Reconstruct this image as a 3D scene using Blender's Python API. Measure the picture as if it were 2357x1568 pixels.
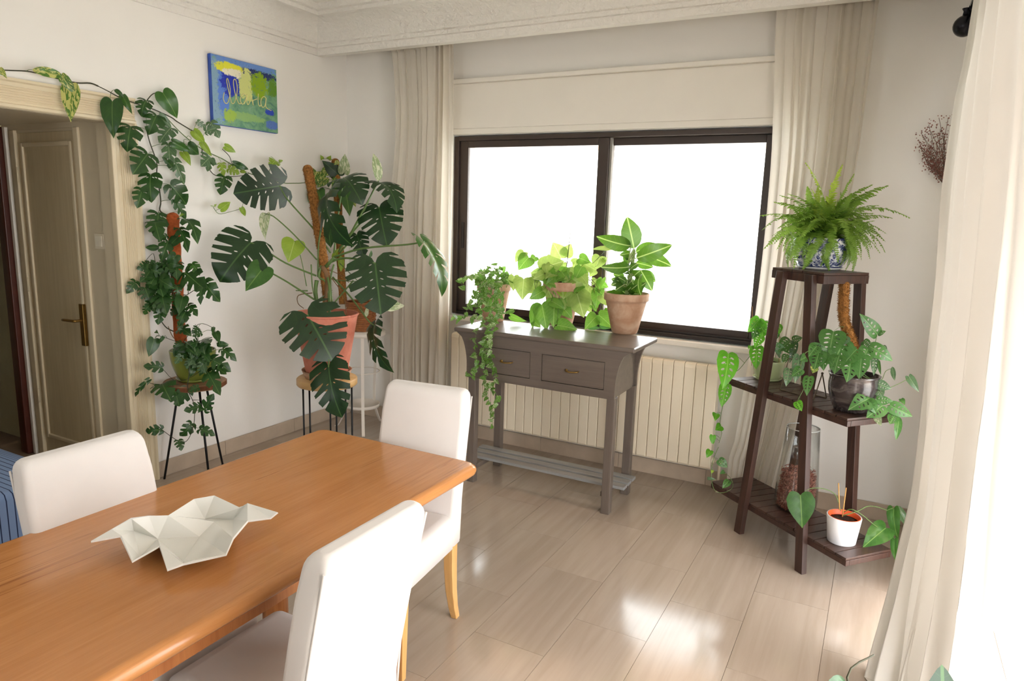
import bpy, bmesh, math, random
from mathutils import Vector, Matrix, noise
from mathutils.geometry import delaunay_2d_cdt

random.seed(7)
for _o in list(bpy.data.objects):
    bpy.data.objects.remove(_o)
scene = bpy.context.scene
COL = scene.collection

# ------------------------------------------------------------------ camera
IMG_W, IMG_H, FPX = 2357, 1568, 1585.94
CAM = Vector((3.655, -4.138, 1.60))
_yaw, _pit, _rol = -0.4883436, 0.18025, 0.0308625
FWD = Vector((math.sin(_yaw) * math.cos(_pit), math.cos(_yaw) * math.cos(_pit), -math.sin(_pit)))
_r0 = Vector((math.cos(_yaw), -math.sin(_yaw), 0)); _u0 = _r0.cross(FWD)
RGT = _r0 * math.cos(_rol) + _u0 * math.sin(_rol)
UPV = -_r0 * math.sin(_rol) + _u0 * math.cos(_rol)
cd = bpy.data.cameras.new('camera'); cam = bpy.data.objects.new('camera', cd); COL.objects.link(cam)
cd.sensor_width = 36.0; cd.lens = 36.0 * FPX / IMG_W; cd.clip_start = 0.05; cd.clip_end = 200
cam.matrix_world = Matrix(((RGT.x, UPV.x, -FWD.x, CAM.x), (RGT.y, UPV.y, -FWD.y, CAM.y), (RGT.z, UPV.z, -FWD.z, CAM.z), (0, 0, 0, 1)))
scene.camera = cam

# ------------------------------------------------------------------ light and exposure
scene.view_settings.view_transform = 'Standard'; scene.view_settings.look = 'None'
scene.view_settings.gamma = 1.0; scene.view_settings.use_curve_mapping = False
scene.view_settings.exposure = 0.1
world = bpy.data.worlds.new('sky'); scene.world = world; world.use_nodes = True
bg = world.node_tree.nodes['Background']; bg.inputs[0].default_value = (0.955, 0.98, 1.0, 1); bg.inputs[1].default_value = 10.6
def sun(energy, travel, color, angle):
    l = bpy.data.lights.new('sun', 'SUN'); l.energy = energy; l.color = color; l.angle = math.radians(angle)
    o = bpy.data.objects.new('sun', l); COL.objects.link(o); o.location = (8, -6, 8)
    o.rotation_euler = Vector(travel).to_track_quat('-Z', 'Y').to_euler()
sun(5.0, (-0.2, 0.95, -1.3), (1.0, 0.9, 0.74), 1.0)
def portal(loc, rot, sx, sy):
    l = bpy.data.lights.new('window_portal', 'AREA'); l.shape = 'RECTANGLE'; l.size = sx; l.size_y = sy
    l.cycles.is_portal = True
    o = bpy.data.objects.new('window_portal', l); COL.objects.link(o); o.location = loc; o.rotation_euler = rot
portal((2.02, 0.10, 1.5), (math.radians(-90), 0, 0), 2.2, 1.3)
portal((4.32, -2.4, 1.15), (0, math.radians(90), 0), 2.3, 3.1)
portal((1.6, -6.72, 1.55), (math.radians(90), 0, 0), .8, 1.3)

# ------------------------------------------------------------------ helpers
def at(px, py, d):                       # photograph point at forward distance d
    return CAM + (RGT * ((px - IMG_W / 2) / FPX) - UPV * ((py - IMG_H / 2) / FPX) + FWD) * d
def on(px, py, ax, v):                   # photograph point on the plane coordinate[ax] = v
    r = at(px, py, 1.0) - CAM
    return CAM + r * ((v - CAM[ax]) / r[ax])
def depth(p): return (Vector(p) - CAM).dot(FWD)
def crop(x0, y0, s): return lambda x, y: (x0 + x / s, y0 + y / s)

class MB:
    def __init__(s): s.v = []; s.f = []; s.uv = None
    def add(s, vs, fs):
        o = len(s.v); s.v += [Vector(v) for v in vs]; s.f += [tuple(i + o for i in f) for f in fs]; return s
    def box(s, x0, x1, y0, y1, z0, z1, T=None):
        vs = [Vector((x, y, z)) for z in (z0, z1) for y in (y0, y1) for x in (x0, x1)]
        if T: vs = [T(v) for v in vs]
        return s.add(vs, [(0, 2, 3, 1), (4, 5, 7, 6), (0, 1, 5, 4), (2, 6, 7, 3), (0, 4, 6, 2), (1, 3, 7, 5)])
    def loft(s, rings, closed=True, cap=True):
        n = len(rings[0]); o = len(s.v)
        for r in rings: s.v += [Vector(p) for p in r]
        for i in range(len(rings) - 1):
            for j in range(n if closed else n - 1):
                a = o + i * n + j; b = o + i * n + (j + 1) % n
                s.f.append((a, b, b + n, a + n))
        if cap and closed:
            s.f.append(tuple(o + j for j in reversed(range(n))))
            s.f.append(tuple(o + (len(rings) - 1) * n + j for j in range(n)))
        return s
    def tube(s, path, r, n=6, cap=True):
        path = [Vector(p) for p in path]; rings = []
        rr = r if isinstance(r, (list, tuple)) else [r] * len(path)
        prev = None
        for i, p in enumerate(path):
            t = (path[min(i + 1, len(path) - 1)] - path[max(i - 1, 0)]).normalized()
            ref = Vector((0, 0, 1)) if abs(t.z) < .92 else Vector((1, 0, 0))
            a = t.cross(ref).normalized() if prev is None else (prev - t * prev.dot(t)).normalized()
            prev = a; b = t.cross(a)
            rings.append([p + (a * math.cos(k * 2 * math.pi / n) + b * math.sin(k * 2 * math.pi / n)) * rr[i] for k in range(n)])
        return s.loft(rings, True, cap)
    def lathe(s, prof, c, n=28, tilt=None, cap=True):     # prof: (radius, z)
        c = Vector(c)
        rings = [[c + Vector((r * math.cos(2 * math.pi * k / n), r * math.sin(2 * math.pi * k / n), z)) for k in range(n)] for r, z in prof]
        return s.loft(rings, True, cap)
    def prism(s, poly, axis, a, b):      # poly of 2d points extruded along axis from a to b
        def P(u, v, w): return {'x': (w, u, v), 'y': (u, w, v), 'z': (u, v, w)}[axis]
        return s.loft([[P(u, v, a) for u, v in poly], [P(u, v, b) for u, v in poly]])
    def grid(s, fn, nu, nv):
        o = len(s.v)
        for j in range(nv + 1):
            for i in range(nu + 1): s.v.append(Vector(fn(i / nu, j / nv)))
        for j in range(nv):
            for i in range(nu):
                a = o + j * (nu + 1) + i; s.f.append((a, a + 1, a + nu + 2, a + nu + 1))
        return s
    def mesh(s, name, smooth=False, fix=True):
        m = bpy.data.meshes.new(name); m.from_pydata([tuple(v) for v in s.v], [], s.f)
        if fix:
            b = bmesh.new(); b.from_mesh(m); bmesh.ops.recalc_face_normals(b, faces=b.faces); b.to_mesh(m); b.free()
        if smooth:
            for p in m.polygons: p.use_smooth = len(p.vertices) <= 4
        m.update(); return m

ORIG = {}
def link(name, mesh, mat, parent=None, world=None):
    o = bpy.data.objects.new(name, mesh); COL.objects.link(o)
    if mat is not None and mesh is not None and not mesh.materials: mesh.materials.append(mat)
    if parent is not None:
        o.parent = parent
        o.matrix_parent_inverse = Matrix.Translation(-ORIG.get(parent.name, Vector((0, 0, 0))))
    if world is not None: o.matrix_basis = world
    return o
def put(mb, name, mat, parent=None, smooth=False, bevel=0, seg=2, fix=True, autosm=False):
    o = link(name, mb.mesh(name, smooth, fix), mat, parent)
    if bevel:
        md = o.modifiers.new('bevel', 'BEVEL'); md.width = bevel; md.segments = seg; md.limit_method = 'ANGLE'; md.angle_limit = math.radians(35)
        md.harden_normals = False
        for p in o.data.polygons: p.use_smooth = True
        w = o.modifiers.new('wn', 'WEIGHTED_NORMAL'); w.keep_sharp = True
    return o
def tag(o, label=None, cat=None, group=None, kind=None):
    if label: o['label'] = label
    if cat: o['category'] = cat
    if group: o['group'] = group
    if kind: o['kind'] = kind
    return o
def thing(name, loc, label, cat, group=None):
    o = bpy.data.objects.new(name, None); COL.objects.link(o); o.location = Vector(loc); o.empty_display_size = .05
    ORIG[o.name] = Vector(loc); return tag(o, label, cat, group)
def struct(o, label=None, cat=None):
    o['kind'] = 'structure'
    if label: o['label'] = label
    if cat: o['category'] = cat
    return o
def spline(pts, n=6):
    pts = [Vector(p) for p in pts]; out = []
    for i in range(len(pts) - 1):
        p0 = pts[max(i - 1, 0)]; p1 = pts[i]; p2 = pts[i + 1]; p3 = pts[min(i + 2, len(pts) - 1)]
        for k in range(n):
            t = k / n
            out.append(.5 * ((2 * p1) + (p2 - p0) * t + (2 * p0 - 5 * p1 + 4 * p2 - p3) * t * t + (3 * p1 - p0 - 3 * p2 + p3) * t ** 3))
    out.append(pts[-1]); return out

# ------------------------------------------------------------------ materials
class Nt:
    def __init__(s, name):
        s.m = bpy.data.materials.new(name); s.m.use_nodes = True; s.t = s.m.node_tree; s.t.nodes.clear()
        s.out = s.n('ShaderNodeOutputMaterial')
    def n(s, typ, **kw):
        x = s.t.nodes.new(typ)
        for k, v in kw.items():
            if k.startswith('i_'): x.inputs[k[2:].replace('_', ' ')].default_value = v
            else: setattr(x, k, v)
        return x
    def l(s, a, b): s.t.links.new(a, b)
    def coord(s, kind='Object', scale=(1, 1, 1), rot=(0, 0, 0)):
        c = s.n('ShaderNodeTexCoord'); m = s.n('ShaderNodeMapping'); m.inputs['Scale'].default_value = scale; m.inputs['Rotation'].default_value = rot
        s.l(c.outputs[kind], m.inputs[0]); return m.outputs[0]
    def noise(s, vec, scale, detail=3, rough=.55, dist=0):
        x = s.n('ShaderNodeTexNoise'); x.inputs['Scale'].default_value = scale; x.inputs['Detail'].default_value = detail
        x.inputs['Roughness'].default_value = rough; x.inputs['Distortion'].default_value = dist
        if vec is not None: s.l(vec, x.inputs['Vector'])
        return x.outputs['Fac']
    def ramp(s, fac, stops):
        r = s.n('ShaderNodeValToRGB'); e = r.color_ramp.elements
        while len(e) < len(stops): e.new(.5)
        for el, (p, c) in zip(e, stops): el.position = p; el.color = (*c, 1)
        s.l(fac, r.inputs[0]); return r.outputs[0]
    def mix(s, fac, a, b, typ='MIX'):
        x = s.n('ShaderNodeMix', data_type='RGBA', blend_type=typ)
        for k, v in ((0, fac), (6, a), (7, b)):
            if hasattr(v, 'is_output'): s.l(v, x.inputs[k])
            else: x.inputs[k].default_value = v if k == 0 else (*v, 1)
        return x.outputs[2]
    def math(s, op, a, b=0.0):
        x = s.n('ShaderNodeMath', operation=op)
        for k, v in ((0, a), (1, b)):
            if hasattr(v, 'is_output'): s.l(v, x.inputs[k])
            else: x.inputs[k].default_value = v
        return x.outputs[0]
    def bsdf(s, col, rough=.5, spec=.5, metal=0, bump=None, bstr=.2, bdist=.01, coat=0):
        b = s.n('ShaderNodeBsdfPrincipled'); b.inputs['Roughness'].default_value = rough if not hasattr(rough, 'is_output') else .5
        b.inputs['Specular IOR Level'].default_value = spec; b.inputs['Metallic'].default_value = metal; b.inputs['Coat Weight'].default_value = coat
        if hasattr(rough, 'is_output'): s.l(rough, b.inputs['Roughness'])
        if hasattr(col, 'is_output'): s.l(col, b.inputs['Base Color'])
        else: b.inputs['Base Color'].default_value = (*col, 1)
        if bump is not None:
            u = s.n('ShaderNodeBump'); u.inputs['Strength'].default_value = bstr; u.inputs['Distance'].default_value = bdist
            s.l(bump, u.inputs['Height']); s.l(u.outputs[0], b.inputs['Normal'])
        return b.outputs[0]
    def done(s, sh): s.l(sh, s.out.inputs[0]); return s.m

def srgb(r, g, b):
    f = lambda c: (c / 255 / 12.92) if c / 255 <= .04045 else ((c / 255 + .055) / 1.055) ** 2.4
    return (f(r), f(g), f(b))
def plain(name, col, rough=.5, spec=.5, metal=0, var=.06, vs=6, bs=0, bscale=40, coat=0):
    t = Nt(name); co = t.coord()
    c = t.ramp(t.noise(co, vs, 4), [(.3, tuple(x * (1 - var) for x in col)), (.7, tuple(min(1, x * (1 + var)) for x in col))])
    return t.done(t.bsdf(c, rough, spec, metal, t.noise(co, bscale, 3) if bs else None, bs, .004, coat))
def wood(name, dark, light, axis, scale=1.0, rough=.4, coat=0, spec=.5, contrast=(.3, .7)):
    t = Nt(name); sc = [9, 9, 9]; sc['xyz'.index(axis)] = .55
    co = t.coord('Object', tuple(x * scale for x in sc))
    n1 = t.noise(co, 1.6, 5, .6, 1.2); n2 = t.noise(co, 14, 3, .6, .3)
    c = t.ramp(n1, [(contrast[0], dark), (contrast[1], light)])
    c = t.mix(.25, c, t.ramp(n2, [(.35, dark), (.65, light)]))
    return t.done(t.bsdf(c, rough, spec, 0, n2, .08, .003, coat))

WALL = plain('wall_paint', srgb(243, 239, 233), .75, .25, var=.012, vs=2, bs=.05, bscale=60)
CEIL = plain('ceiling_paint', srgb(244, 240, 233), .8, .2, var=.01, vs=2)
def m_plaster():
    t = Nt('ornate_plaster'); co = t.coord()
    v = t.n('ShaderNodeTexVoronoi', feature='SMOOTH_F1'); v.inputs['Scale'].default_value = 34; t.l(t.coord('Object', (1, 1, 1)), v.inputs['Vector'])
    h = t.math('ADD', t.noise(co, 34, 4, .6, 1.5), v.outputs['Distance'])
    return t.done(t.bsdf(srgb(244, 240, 233), .6, .3, 0, h, .75, .014))
ORNATE = m_plaster()
TRIMW = plain('trim_paint', srgb(242, 236, 226), .5, .4, var=.01)
CREAM = plain('cream_gloss_paint', srgb(226, 210, 178), .32, .5, var=.03, vs=3, bs=.03, bscale=25)
def m_door():
    t = Nt('door_paint'); co = t.coord('Object', (20, 20, 1.2))
    n = t.noise(co, 2, 4)
    return t.done(t.bsdf(t.ramp(n, [(.3, srgb(208, 190, 154)), (.7, srgb(220, 203, 168))]), .35, .5, 0, n, .06, .003))
DOORP = m_door()
def m_tile():
    t = Nt('travertine_tile'); co = t.coord('Object', (26, 1.6, 1))
    oi = t.n('ShaderNodeObjectInfo')
    off = t.n('ShaderNodeVectorMath', operation='ADD'); t.l(co, off.inputs[0])
    cmb = t.n('ShaderNodeCombineXYZ'); t.l(t.math('MULTIPLY', oi.outputs['Random'], 60.0), cmb.inputs[0]); t.l(t.math('MULTIPLY', oi.outputs['Random'], 31.0), cmb.inputs[1]); t.l(cmb.outputs[0], off.inputs[1])
    n1 = t.noise(off.outputs[0], 1.0, 6, .6, .6); n2 = t.noise(off.outputs[0], .25, 3, .5, .5)
    c = t.ramp(n1, [(.3, srgb(164, 147, 130)), (.48, srgb(176, 159, 143)), (.72, srgb(188, 172, 156))])
    c = t.mix(.5, c, t.ramp(n2, [(.35, srgb(170, 154, 139)), (.65, srgb(185, 170, 156))]))
    d = t.math('ADD', t.math('MULTIPLY', oi.outputs['Random'], .07), .95)
    hv = t.n('ShaderNodeHueSaturation'); t.l(c, hv.inputs['Color']); t.l(d, hv.inputs['Value'])
    r = t.math('ADD', t.math('MULTIPLY', t.noise(t.coord('Object', (1, 1, 1)), 5, 3), .14), .07)
    return t.done(t.bsdf(hv.outputs[0], r, .5))
TILE = m_tile()
GROUT = plain('tile_grout', srgb(146, 126, 106), .8, .2)
SKIRT = plain('marble_skirting', srgb(176, 158, 138), .35, .5, var=.1, vs=9)
SKIRTL = plain('marble_skirting_pale', srgb(186, 168, 148), .35, .5, var=.1, vs=9)
ALU = plain('brown_aluminium', srgb(66, 54, 48), .38, .5, .1, var=.05)
ALUD = plain('dark_window_track', srgb(38, 31, 28), .45, .5, .2)
SILLM = plain('white_marble_sill', srgb(236, 230, 220), .3, .5, var=.04, vs=8)
def m_glass(name, tint=(1, 1, 1), f=1.0):
    t = Nt(name); tr = t.n('ShaderNodeBsdfTransparent'); tr.inputs[0].default_value = (*tint, 1)
    g = t.n('ShaderNodeBsdfGlossy'); g.inputs['Roughness'].default_value = .02
    lw = t.n('ShaderNodeLayerWeight'); lw.inputs['Blend'].default_value = .5; fz_ = t.math('ADD', t.math('MULTIPLY', t.math('POWER', lw.outputs['Facing'], 4.0), .75), .035)
    mx = t.n('ShaderNodeMixShader'); t.l(t.math('MULTIPLY', fz_, f), mx.inputs[0]); t.l(tr.outputs[0], mx.inputs[1]); t.l(g.outputs[0], mx.inputs[2])
    return t.done(mx.outputs[0])
GLASS = m_glass('window_glass', (.97, .985, .98))
CLEAR = m_glass('clear_glass', (.96, .97, .965), 1.6)
RADI = plain('radiator_enamel', srgb(236, 222, 198), .35, .5, var=.01)
BRASS = plain('old_brass', srgb(150, 118, 62), .35, .5, .85, var=.15, vs=30)
DARKWOOD = wood('dark_door_wood', srgb(62, 26, 16), srgb(96, 44, 28), 'z', 1.2, .35)
def m_table():
    t = Nt('orange_beech_table'); co = t.coord('Object', (9, .55, 9)); n1 = t.noise(co, 1.6, 5, .6, 1.2); n2 = t.noise(co, 14, 3, .6, .3)
    c = t.ramp(n1, [(.25, srgb(182, 120, 66)), (.62, srgb(202, 140, 84))]); c = t.mix(.25, c, t.ramp(n2, [(.35, srgb(180, 116, 62)), (.65, srgb(204, 142, 86))]))
    n3 = t.noise(t.coord('Object', (26, .8, 9)), 1.4, 4, .6, 2.0); n4 = t.noise(t.coord('Object', (3, .7, 3)), 1.3, 2)
    k = t.math('MULTIPLY', t.ramp(n3, [(.58, (0, 0, 0)), (.66, (1, 1, 1))]), t.ramp(n4, [(.5, (0, 0, 0)), (.62, (1, 1, 1))]))
    c = t.mix(t.math('MULTIPLY', k, .6), c, srgb(132, 74, 36))
    return t.done(t.bsdf(c, .24, .5, 0, n2, .05, .003, .1))
TABLEW = m_table()
TABLEL = wood('orange_beech_leg', srgb(168, 100, 54), srgb(204, 138, 82), 'z', 1.0, .35)
CHAIRW = wood('pale_beech_leg', srgb(206, 156, 92), srgb(228, 182, 118), 'z', 1.3, .4)
def m_fabric(name, col, sc=900, sheen=.3, bstr=.12):
    t = Nt(name); co = t.coord()
    n = t.noise(co, 7, 3); f = t.noise(t.coord('Object', (1, 1, 1)), sc, 2)
    c = t.ramp(n, [(.3, tuple(x * .965 for x in col)), (.7, col)])
    b = t.n('ShaderNodeBsdfPrincipled'); t.l(c, b.inputs['Base Color']); b.inputs['Roughness'].default_value = .85; b.inputs['Specular IOR Level'].default_value = .2
    b.inputs['Sheen Weight'].default_value = sheen
    u = t.n('ShaderNodeBump'); u.inputs['Strength'].default_value = bstr; u.inputs['Distance'].default_value = .001; t.l(f, u.inputs['Height']); t.l(u.outputs[0], b.inputs['Normal'])
    return t.done(b.outputs[0])
WHITEFAB = m_fabric('white_slipcover', srgb(228, 223, 219))
PIPING = m_fabric('white_piping', srgb(226, 221, 216))
def m_curtain(name, col, trans=.45, clear=.0):
    t = Nt(name); d = t.n('ShaderNodeBsdfDiffuse'); tr = t.n('ShaderNodeBsdfTranslucent')
    n = t.noise(t.coord('Object', (1, 1, 1)), 3, 3); c = t.ramp(n, [(.3, tuple(x * .96 for x in col)), (.7, col)])
    t.l(c, d.inputs[0]); t.l(c, tr.inputs[0])
    m = t.n('ShaderNodeMixShader'); m.inputs[0].default_value = trans; t.l(d.outputs[0], m.inputs[1]); t.l(tr.outputs[0], m.inputs[2])
    if clear:
        x = t.n('ShaderNodeBsdfTransparent'); m2 = t.n('ShaderNodeMixShader'); m2.inputs[0].default_value = clear
        t.l(m.outputs[0], m2.inputs[1]); t.l(x.outputs[0], m2.inputs[2]); return t.done(m2.outputs[0])
    return t.done(m.outputs[0])
CURT = m_curtain('cream_sheer_curtain', srgb(246, 240, 230), .5, .06)
SHEER = m_curtain('white_linen_curtain', srgb(240, 235, 227), .07, .0)
SHEER2 = m_curtain('added_diffuser_sheer', srgb(244, 240, 234), .5, .12)
GREYW = wood('grey_brown_painted_wood', srgb(92, 81, 73), srgb(110, 98, 88), 'x', 1.3, .38, .1)
GREYL = wood('grey_brown_painted_leg', srgb(94, 83, 75), srgb(114, 102, 92), 'z', 1.3, .42)
SLATW = wood('window_sheen_grey_slat', srgb(124, 124, 124), srgb(158, 158, 156), 'x', 1.3, .45)  # grey lightened to carry the window's reflection in the colour
STANDW = wood('dark_stained_stand', srgb(46, 29, 23), srgb(76, 50, 40), 'z', 1.4, .42, .05)
STANDS = wood('dark_stained_slat', srgb(48, 32, 26), srgb(80, 55, 45), 'y', 1.4, .42, .05)
BLACKM = plain('black_metal', srgb(24, 23, 24), .45, .5, .4)
WHITEM = plain('white_metal', srgb(226, 216, 204), .45, .5, 0, var=.02)
RODM = plain('dark_rod_metal', srgb(40, 40, 46), .25, .5, .8)
SEATW = wood('pale_stool_wood', srgb(196, 152, 96), srgb(220, 180, 124), 'x', 1.0, .5)
SLABW = wood('wood_slice', srgb(130, 94, 66), srgb(168, 128, 94), 'x', 1.6, .6)
BARK = plain('rough_bark', srgb(118, 74, 50), .85, .2, var=.3, vs=40, bs=.6, bscale=70)
SOIL = plain('potting_soil', srgb(60, 46, 38), .95, .1, var=.5, vs=90, bs=1, bscale=120)
GREENGL = plain('green_glazed_pot', srgb(132, 142, 62), .22, .5, var=.06, vs=8, coat=.3)
PALEGR = plain('pale_green_pot', srgb(172, 182, 134), .22, .5, var=.04, coat=.3)
WHITEPOT = plain('white_ceramic', srgb(240, 239, 240), .3, .5, var=.01)
ORANGEP = plain('orange_plastic', srgb(224, 92, 44), .45, .5)
COIR = plain('coir_pole', srgb(146, 100, 54), .95, .1, var=.5, vs=90, bs=1, bscale=140)
COIRT = plain('terracotta_coir', srgb(166, 84, 44), .9, .2, var=.22, vs=70, bs=.5, bscale=140)
WICKER = plain('wicker', srgb(150, 92, 52), .6, .4, var=.2, vs=40)
STICK = plain('bamboo_stick', srgb(196, 146, 84), .6, .3)
BLACKST = plain('dark_support_rod', srgb(52, 44, 40), .6, .3)
PORC = plain('white_porcelain', srgb(232, 231, 224), .13, .5, var=.008)
def m_terracotta(name, c1, c2, salt=.5, zlow=None):
    t = Nt(name); co = t.coord(); n = t.noise(co, 9, 5, .6, .6); n2 = t.noise(co, 40, 4)
    c = t.ramp(n, [(.35, c1), (.62, c2)]); c = t.mix(.3, c, t.ramp(n2, [(.3, c1), (.7, c2)]))
    return t.done(t.bsdf(c, .75, .25, 0, n2, .15, .003))
TERRA = m_terracotta('weathered_terracotta', srgb(172, 128, 98), srgb(204, 172, 146))
SALMON = m_terracotta('salmon_terracotta', srgb(196, 112, 88), srgb(214, 138, 116))
def m_dark_glaze():
    t = Nt('dark_mottled_glaze'); n = t.noise(t.coord(), 9, 5, .65, .8)
    return t.done(t.bsdf(t.ramp(n, [(.4, srgb(38, 32, 34)), (.55, srgb(62, 54, 54)), (.66, srgb(112, 104, 100))]), .22, .5, 0, None, 0, 0, .4))
DARKGL = m_dark_glaze()
def m_delft():
    t = Nt('blue_white_porcelain'); n = t.noise(t.coord(), 26, 4, .7, 2.2)
    return t.done(t.bsdf(t.ramp(n, [(.46, srgb(40, 52, 110)), (.5, srgb(150, 158, 190)), (.55, srgb(236, 236, 240))]), .18, .5, 0, None, 0, 0, .3))
DELFT = m_delft()
def m_stripe():
    t = Nt('blue_striped_cloth'); c = t.n('ShaderNodeTexCoord'); sx = t.n('ShaderNodeSeparateXYZ'); t.l(c.outputs['Object'], sx.inputs[0])
    w = t.math('FRACT', t.math('MULTIPLY', sx.outputs['Y'], 38.0)); line = t.math('LESS_THAN', w, .16)
    col = t.mix(line, srgb(122, 144, 182), srgb(44, 54, 82))
    return t.done(t.bsdf(col, .85, .2))
STRIPE = m_stripe()

# ---- leaves
def m_leaf(name, dark, light, rib, trans=.3, rough=.35, var=None, varcol=None, veins=.35, tcol=None, thr=.53):
    t = Nt(name); c = t.n('ShaderNodeTexCoord'); sx = t.n('ShaderNodeSeparateXYZ'); t.l(c.outputs['UV'], sx.inputs[0])
    u = t.math('ABSOLUTE', t.math('SUBTRACT', sx.outputs[0], .5)); v = sx.outputs[1]
    oi = t.n('ShaderNodeObjectInfo')
    n = t.noise(c.outputs['Object'], 3.5, 3)
    base = t.ramp(n, [(.3, dark), (.72, light)])
    base = t.mix(t.math('MULTIPLY', oi.outputs['Random'], .55), base, light)
    vein = t.math('LESS_THAN', t.math('FRACT', t.math('SUBTRACT', t.math('MULTIPLY', v, 7.0), t.math('MULTIPLY', u, 6.0))), .09)
    base = t.mix(t.math('MULTIPLY', vein, veins), base, rib)
    base = t.mix(t.math('LESS_THAN', u, .014), base, rib)
    if var is not None:
        vn = t.noise(t.coord('UV', (5, 2.2, 1)), var, 4, .6, .8)
        nn = t.n('ShaderNodeMix', data_type='RGBA')
        s_ = t.math('ADD', vn, t.math('MULTIPLY', t.math('SUBTRACT', oi.outputs['Random'], .5), .12))
        base = t.mix(t.math('GREATER_THAN', s_, thr), base, varcol)
    p = t.n('ShaderNodeBsdfPrincipled'); t.l(base, p.inputs['Base Color']); p.inputs['Roughness'].default_value = rough; p.inputs['Specular IOR Level'].default_value = .5
    tr = t.n('ShaderNodeBsdfTranslucent')
    tc = t.mix(.5, base, tcol or light); hs = t.n('ShaderNodeHueSaturation'); hs.inputs['Value'].default_value = 1.15; t.l(tc, hs.inputs['Color']); t.l(hs.outputs[0], tr.inputs[0])
    m = t.n('ShaderNodeMixShader'); m.inputs[0].default_value = trans; t.l(p.outputs[0], m.inputs[1]); t.l(tr.outputs[0], m.inputs[2])
    return t.done(m.outputs[0])
L_MONST = m_leaf('monstera_leaf', srgb(16, 38, 18), srgb(32, 62, 28), srgb(66, 98, 50), .12, .36, veins=.15)
L_TETRA = m_leaf('mini_monstera_leaf', srgb(30, 62, 26), srgb(52, 92, 40), srgb(96, 128, 70), .2, .32, veins=.12)
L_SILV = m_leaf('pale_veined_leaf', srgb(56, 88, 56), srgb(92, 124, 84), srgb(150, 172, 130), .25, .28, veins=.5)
L_LIME = m_leaf('lime_leaf', srgb(104, 142, 40), srgb(158, 186, 66), srgb(190, 208, 120), .35, .35, veins=.2)
L_HEART = m_leaf('philodendron_leaf', srgb(38, 78, 26), srgb(66, 112, 44), srgb(112, 148, 74), .25, .3, veins=.1)
L_GOLD = m_leaf('golden_pothos_leaf', srgb(52, 94, 30), srgb(84, 128, 44), srgb(170, 180, 90), .25, .32, var=2.2, varcol=srgb(206, 204, 120), veins=.1)
L_PALE = m_leaf('pale_variegated_leaf', srgb(120, 148, 96), srgb(168, 184, 138), srgb(206, 212, 180), .35, .35, var=2.5, varcol=srgb(222, 224, 196), veins=.2)
L_SYN = m_leaf('syngonium_leaf', srgb(108, 150, 52), srgb(166, 192, 96), srgb(196, 214, 140), .42, .38, veins=.3, tcol=srgb(178, 196, 110))
L_SYNB = m_leaf('syngonium_bright_leaf', srgb(78, 132, 38), srgb(120, 168, 58), srgb(164, 196, 104), .4, .38, veins=.4, tcol=srgb(130, 180, 70))
L_DIEF = m_leaf('dieffenbachia_leaf', srgb(40, 76, 30), srgb(66, 108, 40), srgb(190, 208, 140), .24, .3, veins=.08, tcol=srgb(140, 196, 40))
L_NJOY = m_leaf('njoy_pothos_leaf', srgb(60, 112, 36), srgb(116, 162, 64), srgb(160, 186, 110), .45, .35, var=1.8, varcol=srgb(220, 224, 188), veins=.05, thr=.585)
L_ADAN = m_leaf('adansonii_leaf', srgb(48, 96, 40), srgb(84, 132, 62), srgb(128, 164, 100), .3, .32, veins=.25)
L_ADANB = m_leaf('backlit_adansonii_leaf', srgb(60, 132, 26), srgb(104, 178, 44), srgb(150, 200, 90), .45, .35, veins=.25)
L_FERN = m_leaf('fern_leaf', srgb(100, 144, 46), srgb(152, 186, 80), srgb(140, 170, 80), .4, .45, veins=0)
L_FERNY = m_leaf('young_fern_leaf', srgb(130, 162, 44), srgb(178, 198, 76), srgb(190, 205, 100), .45, .45, veins=0)
STEMG = plain('green_stem', srgb(94, 120, 62), .45, .4, var=.1)
STEMP = plain('pale_cane_stem', srgb(140, 164, 96), .5, .4, var=.15, vs=30)
STEMD = plain('dark_stem', srgb(66, 66, 48), .55, .3, var=.15)
STEMB = plain('brown_root', srgb(128, 98, 68), .8, .2, var=.2)


# ================================================================== THE SETTING
XR, XO = 3.97, 4.30           # inner and outer face of the right wall
YB = -6.6                     # wall behind the camera
ZC = 2.93                     # ceiling
DJ, DJ2, DH = -1.84, -2.95, 2.02   # doorway jambs and head in the left wall

# floor: base slab and separately laid tiles
fl = struct(put(MB().box(-3.2, 5.6, YB - .2, .3, -.12, -.004), 'floor', GROUT), 'glossy beige travertine tiled floor', 'floor')
def tile(x0, x1, y0, y1):
    put(MB().box(x0 + .0007, x1 - .0007, y0 + .0007, y1 - .0007, -.02, 0), 'tile', TILE, fl)
for i in range(-8, 8):
    x0 = 2.115 + .3 * i; x1 = x0 + .3
    if x1 <= -.4 or x0 >= 4.7: continue
    off = -1.15 if i % 2 == 0 else -.815 - .015 * (i % 3)
    for k in range(-3, 9):
        y1 = off + .605 - k * .605; y0 = y1 - .605
        a, b = max(y0, -4.9), min(y1, -.002)
        if b - a > .02: tile(x0, x1, a, b)

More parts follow.
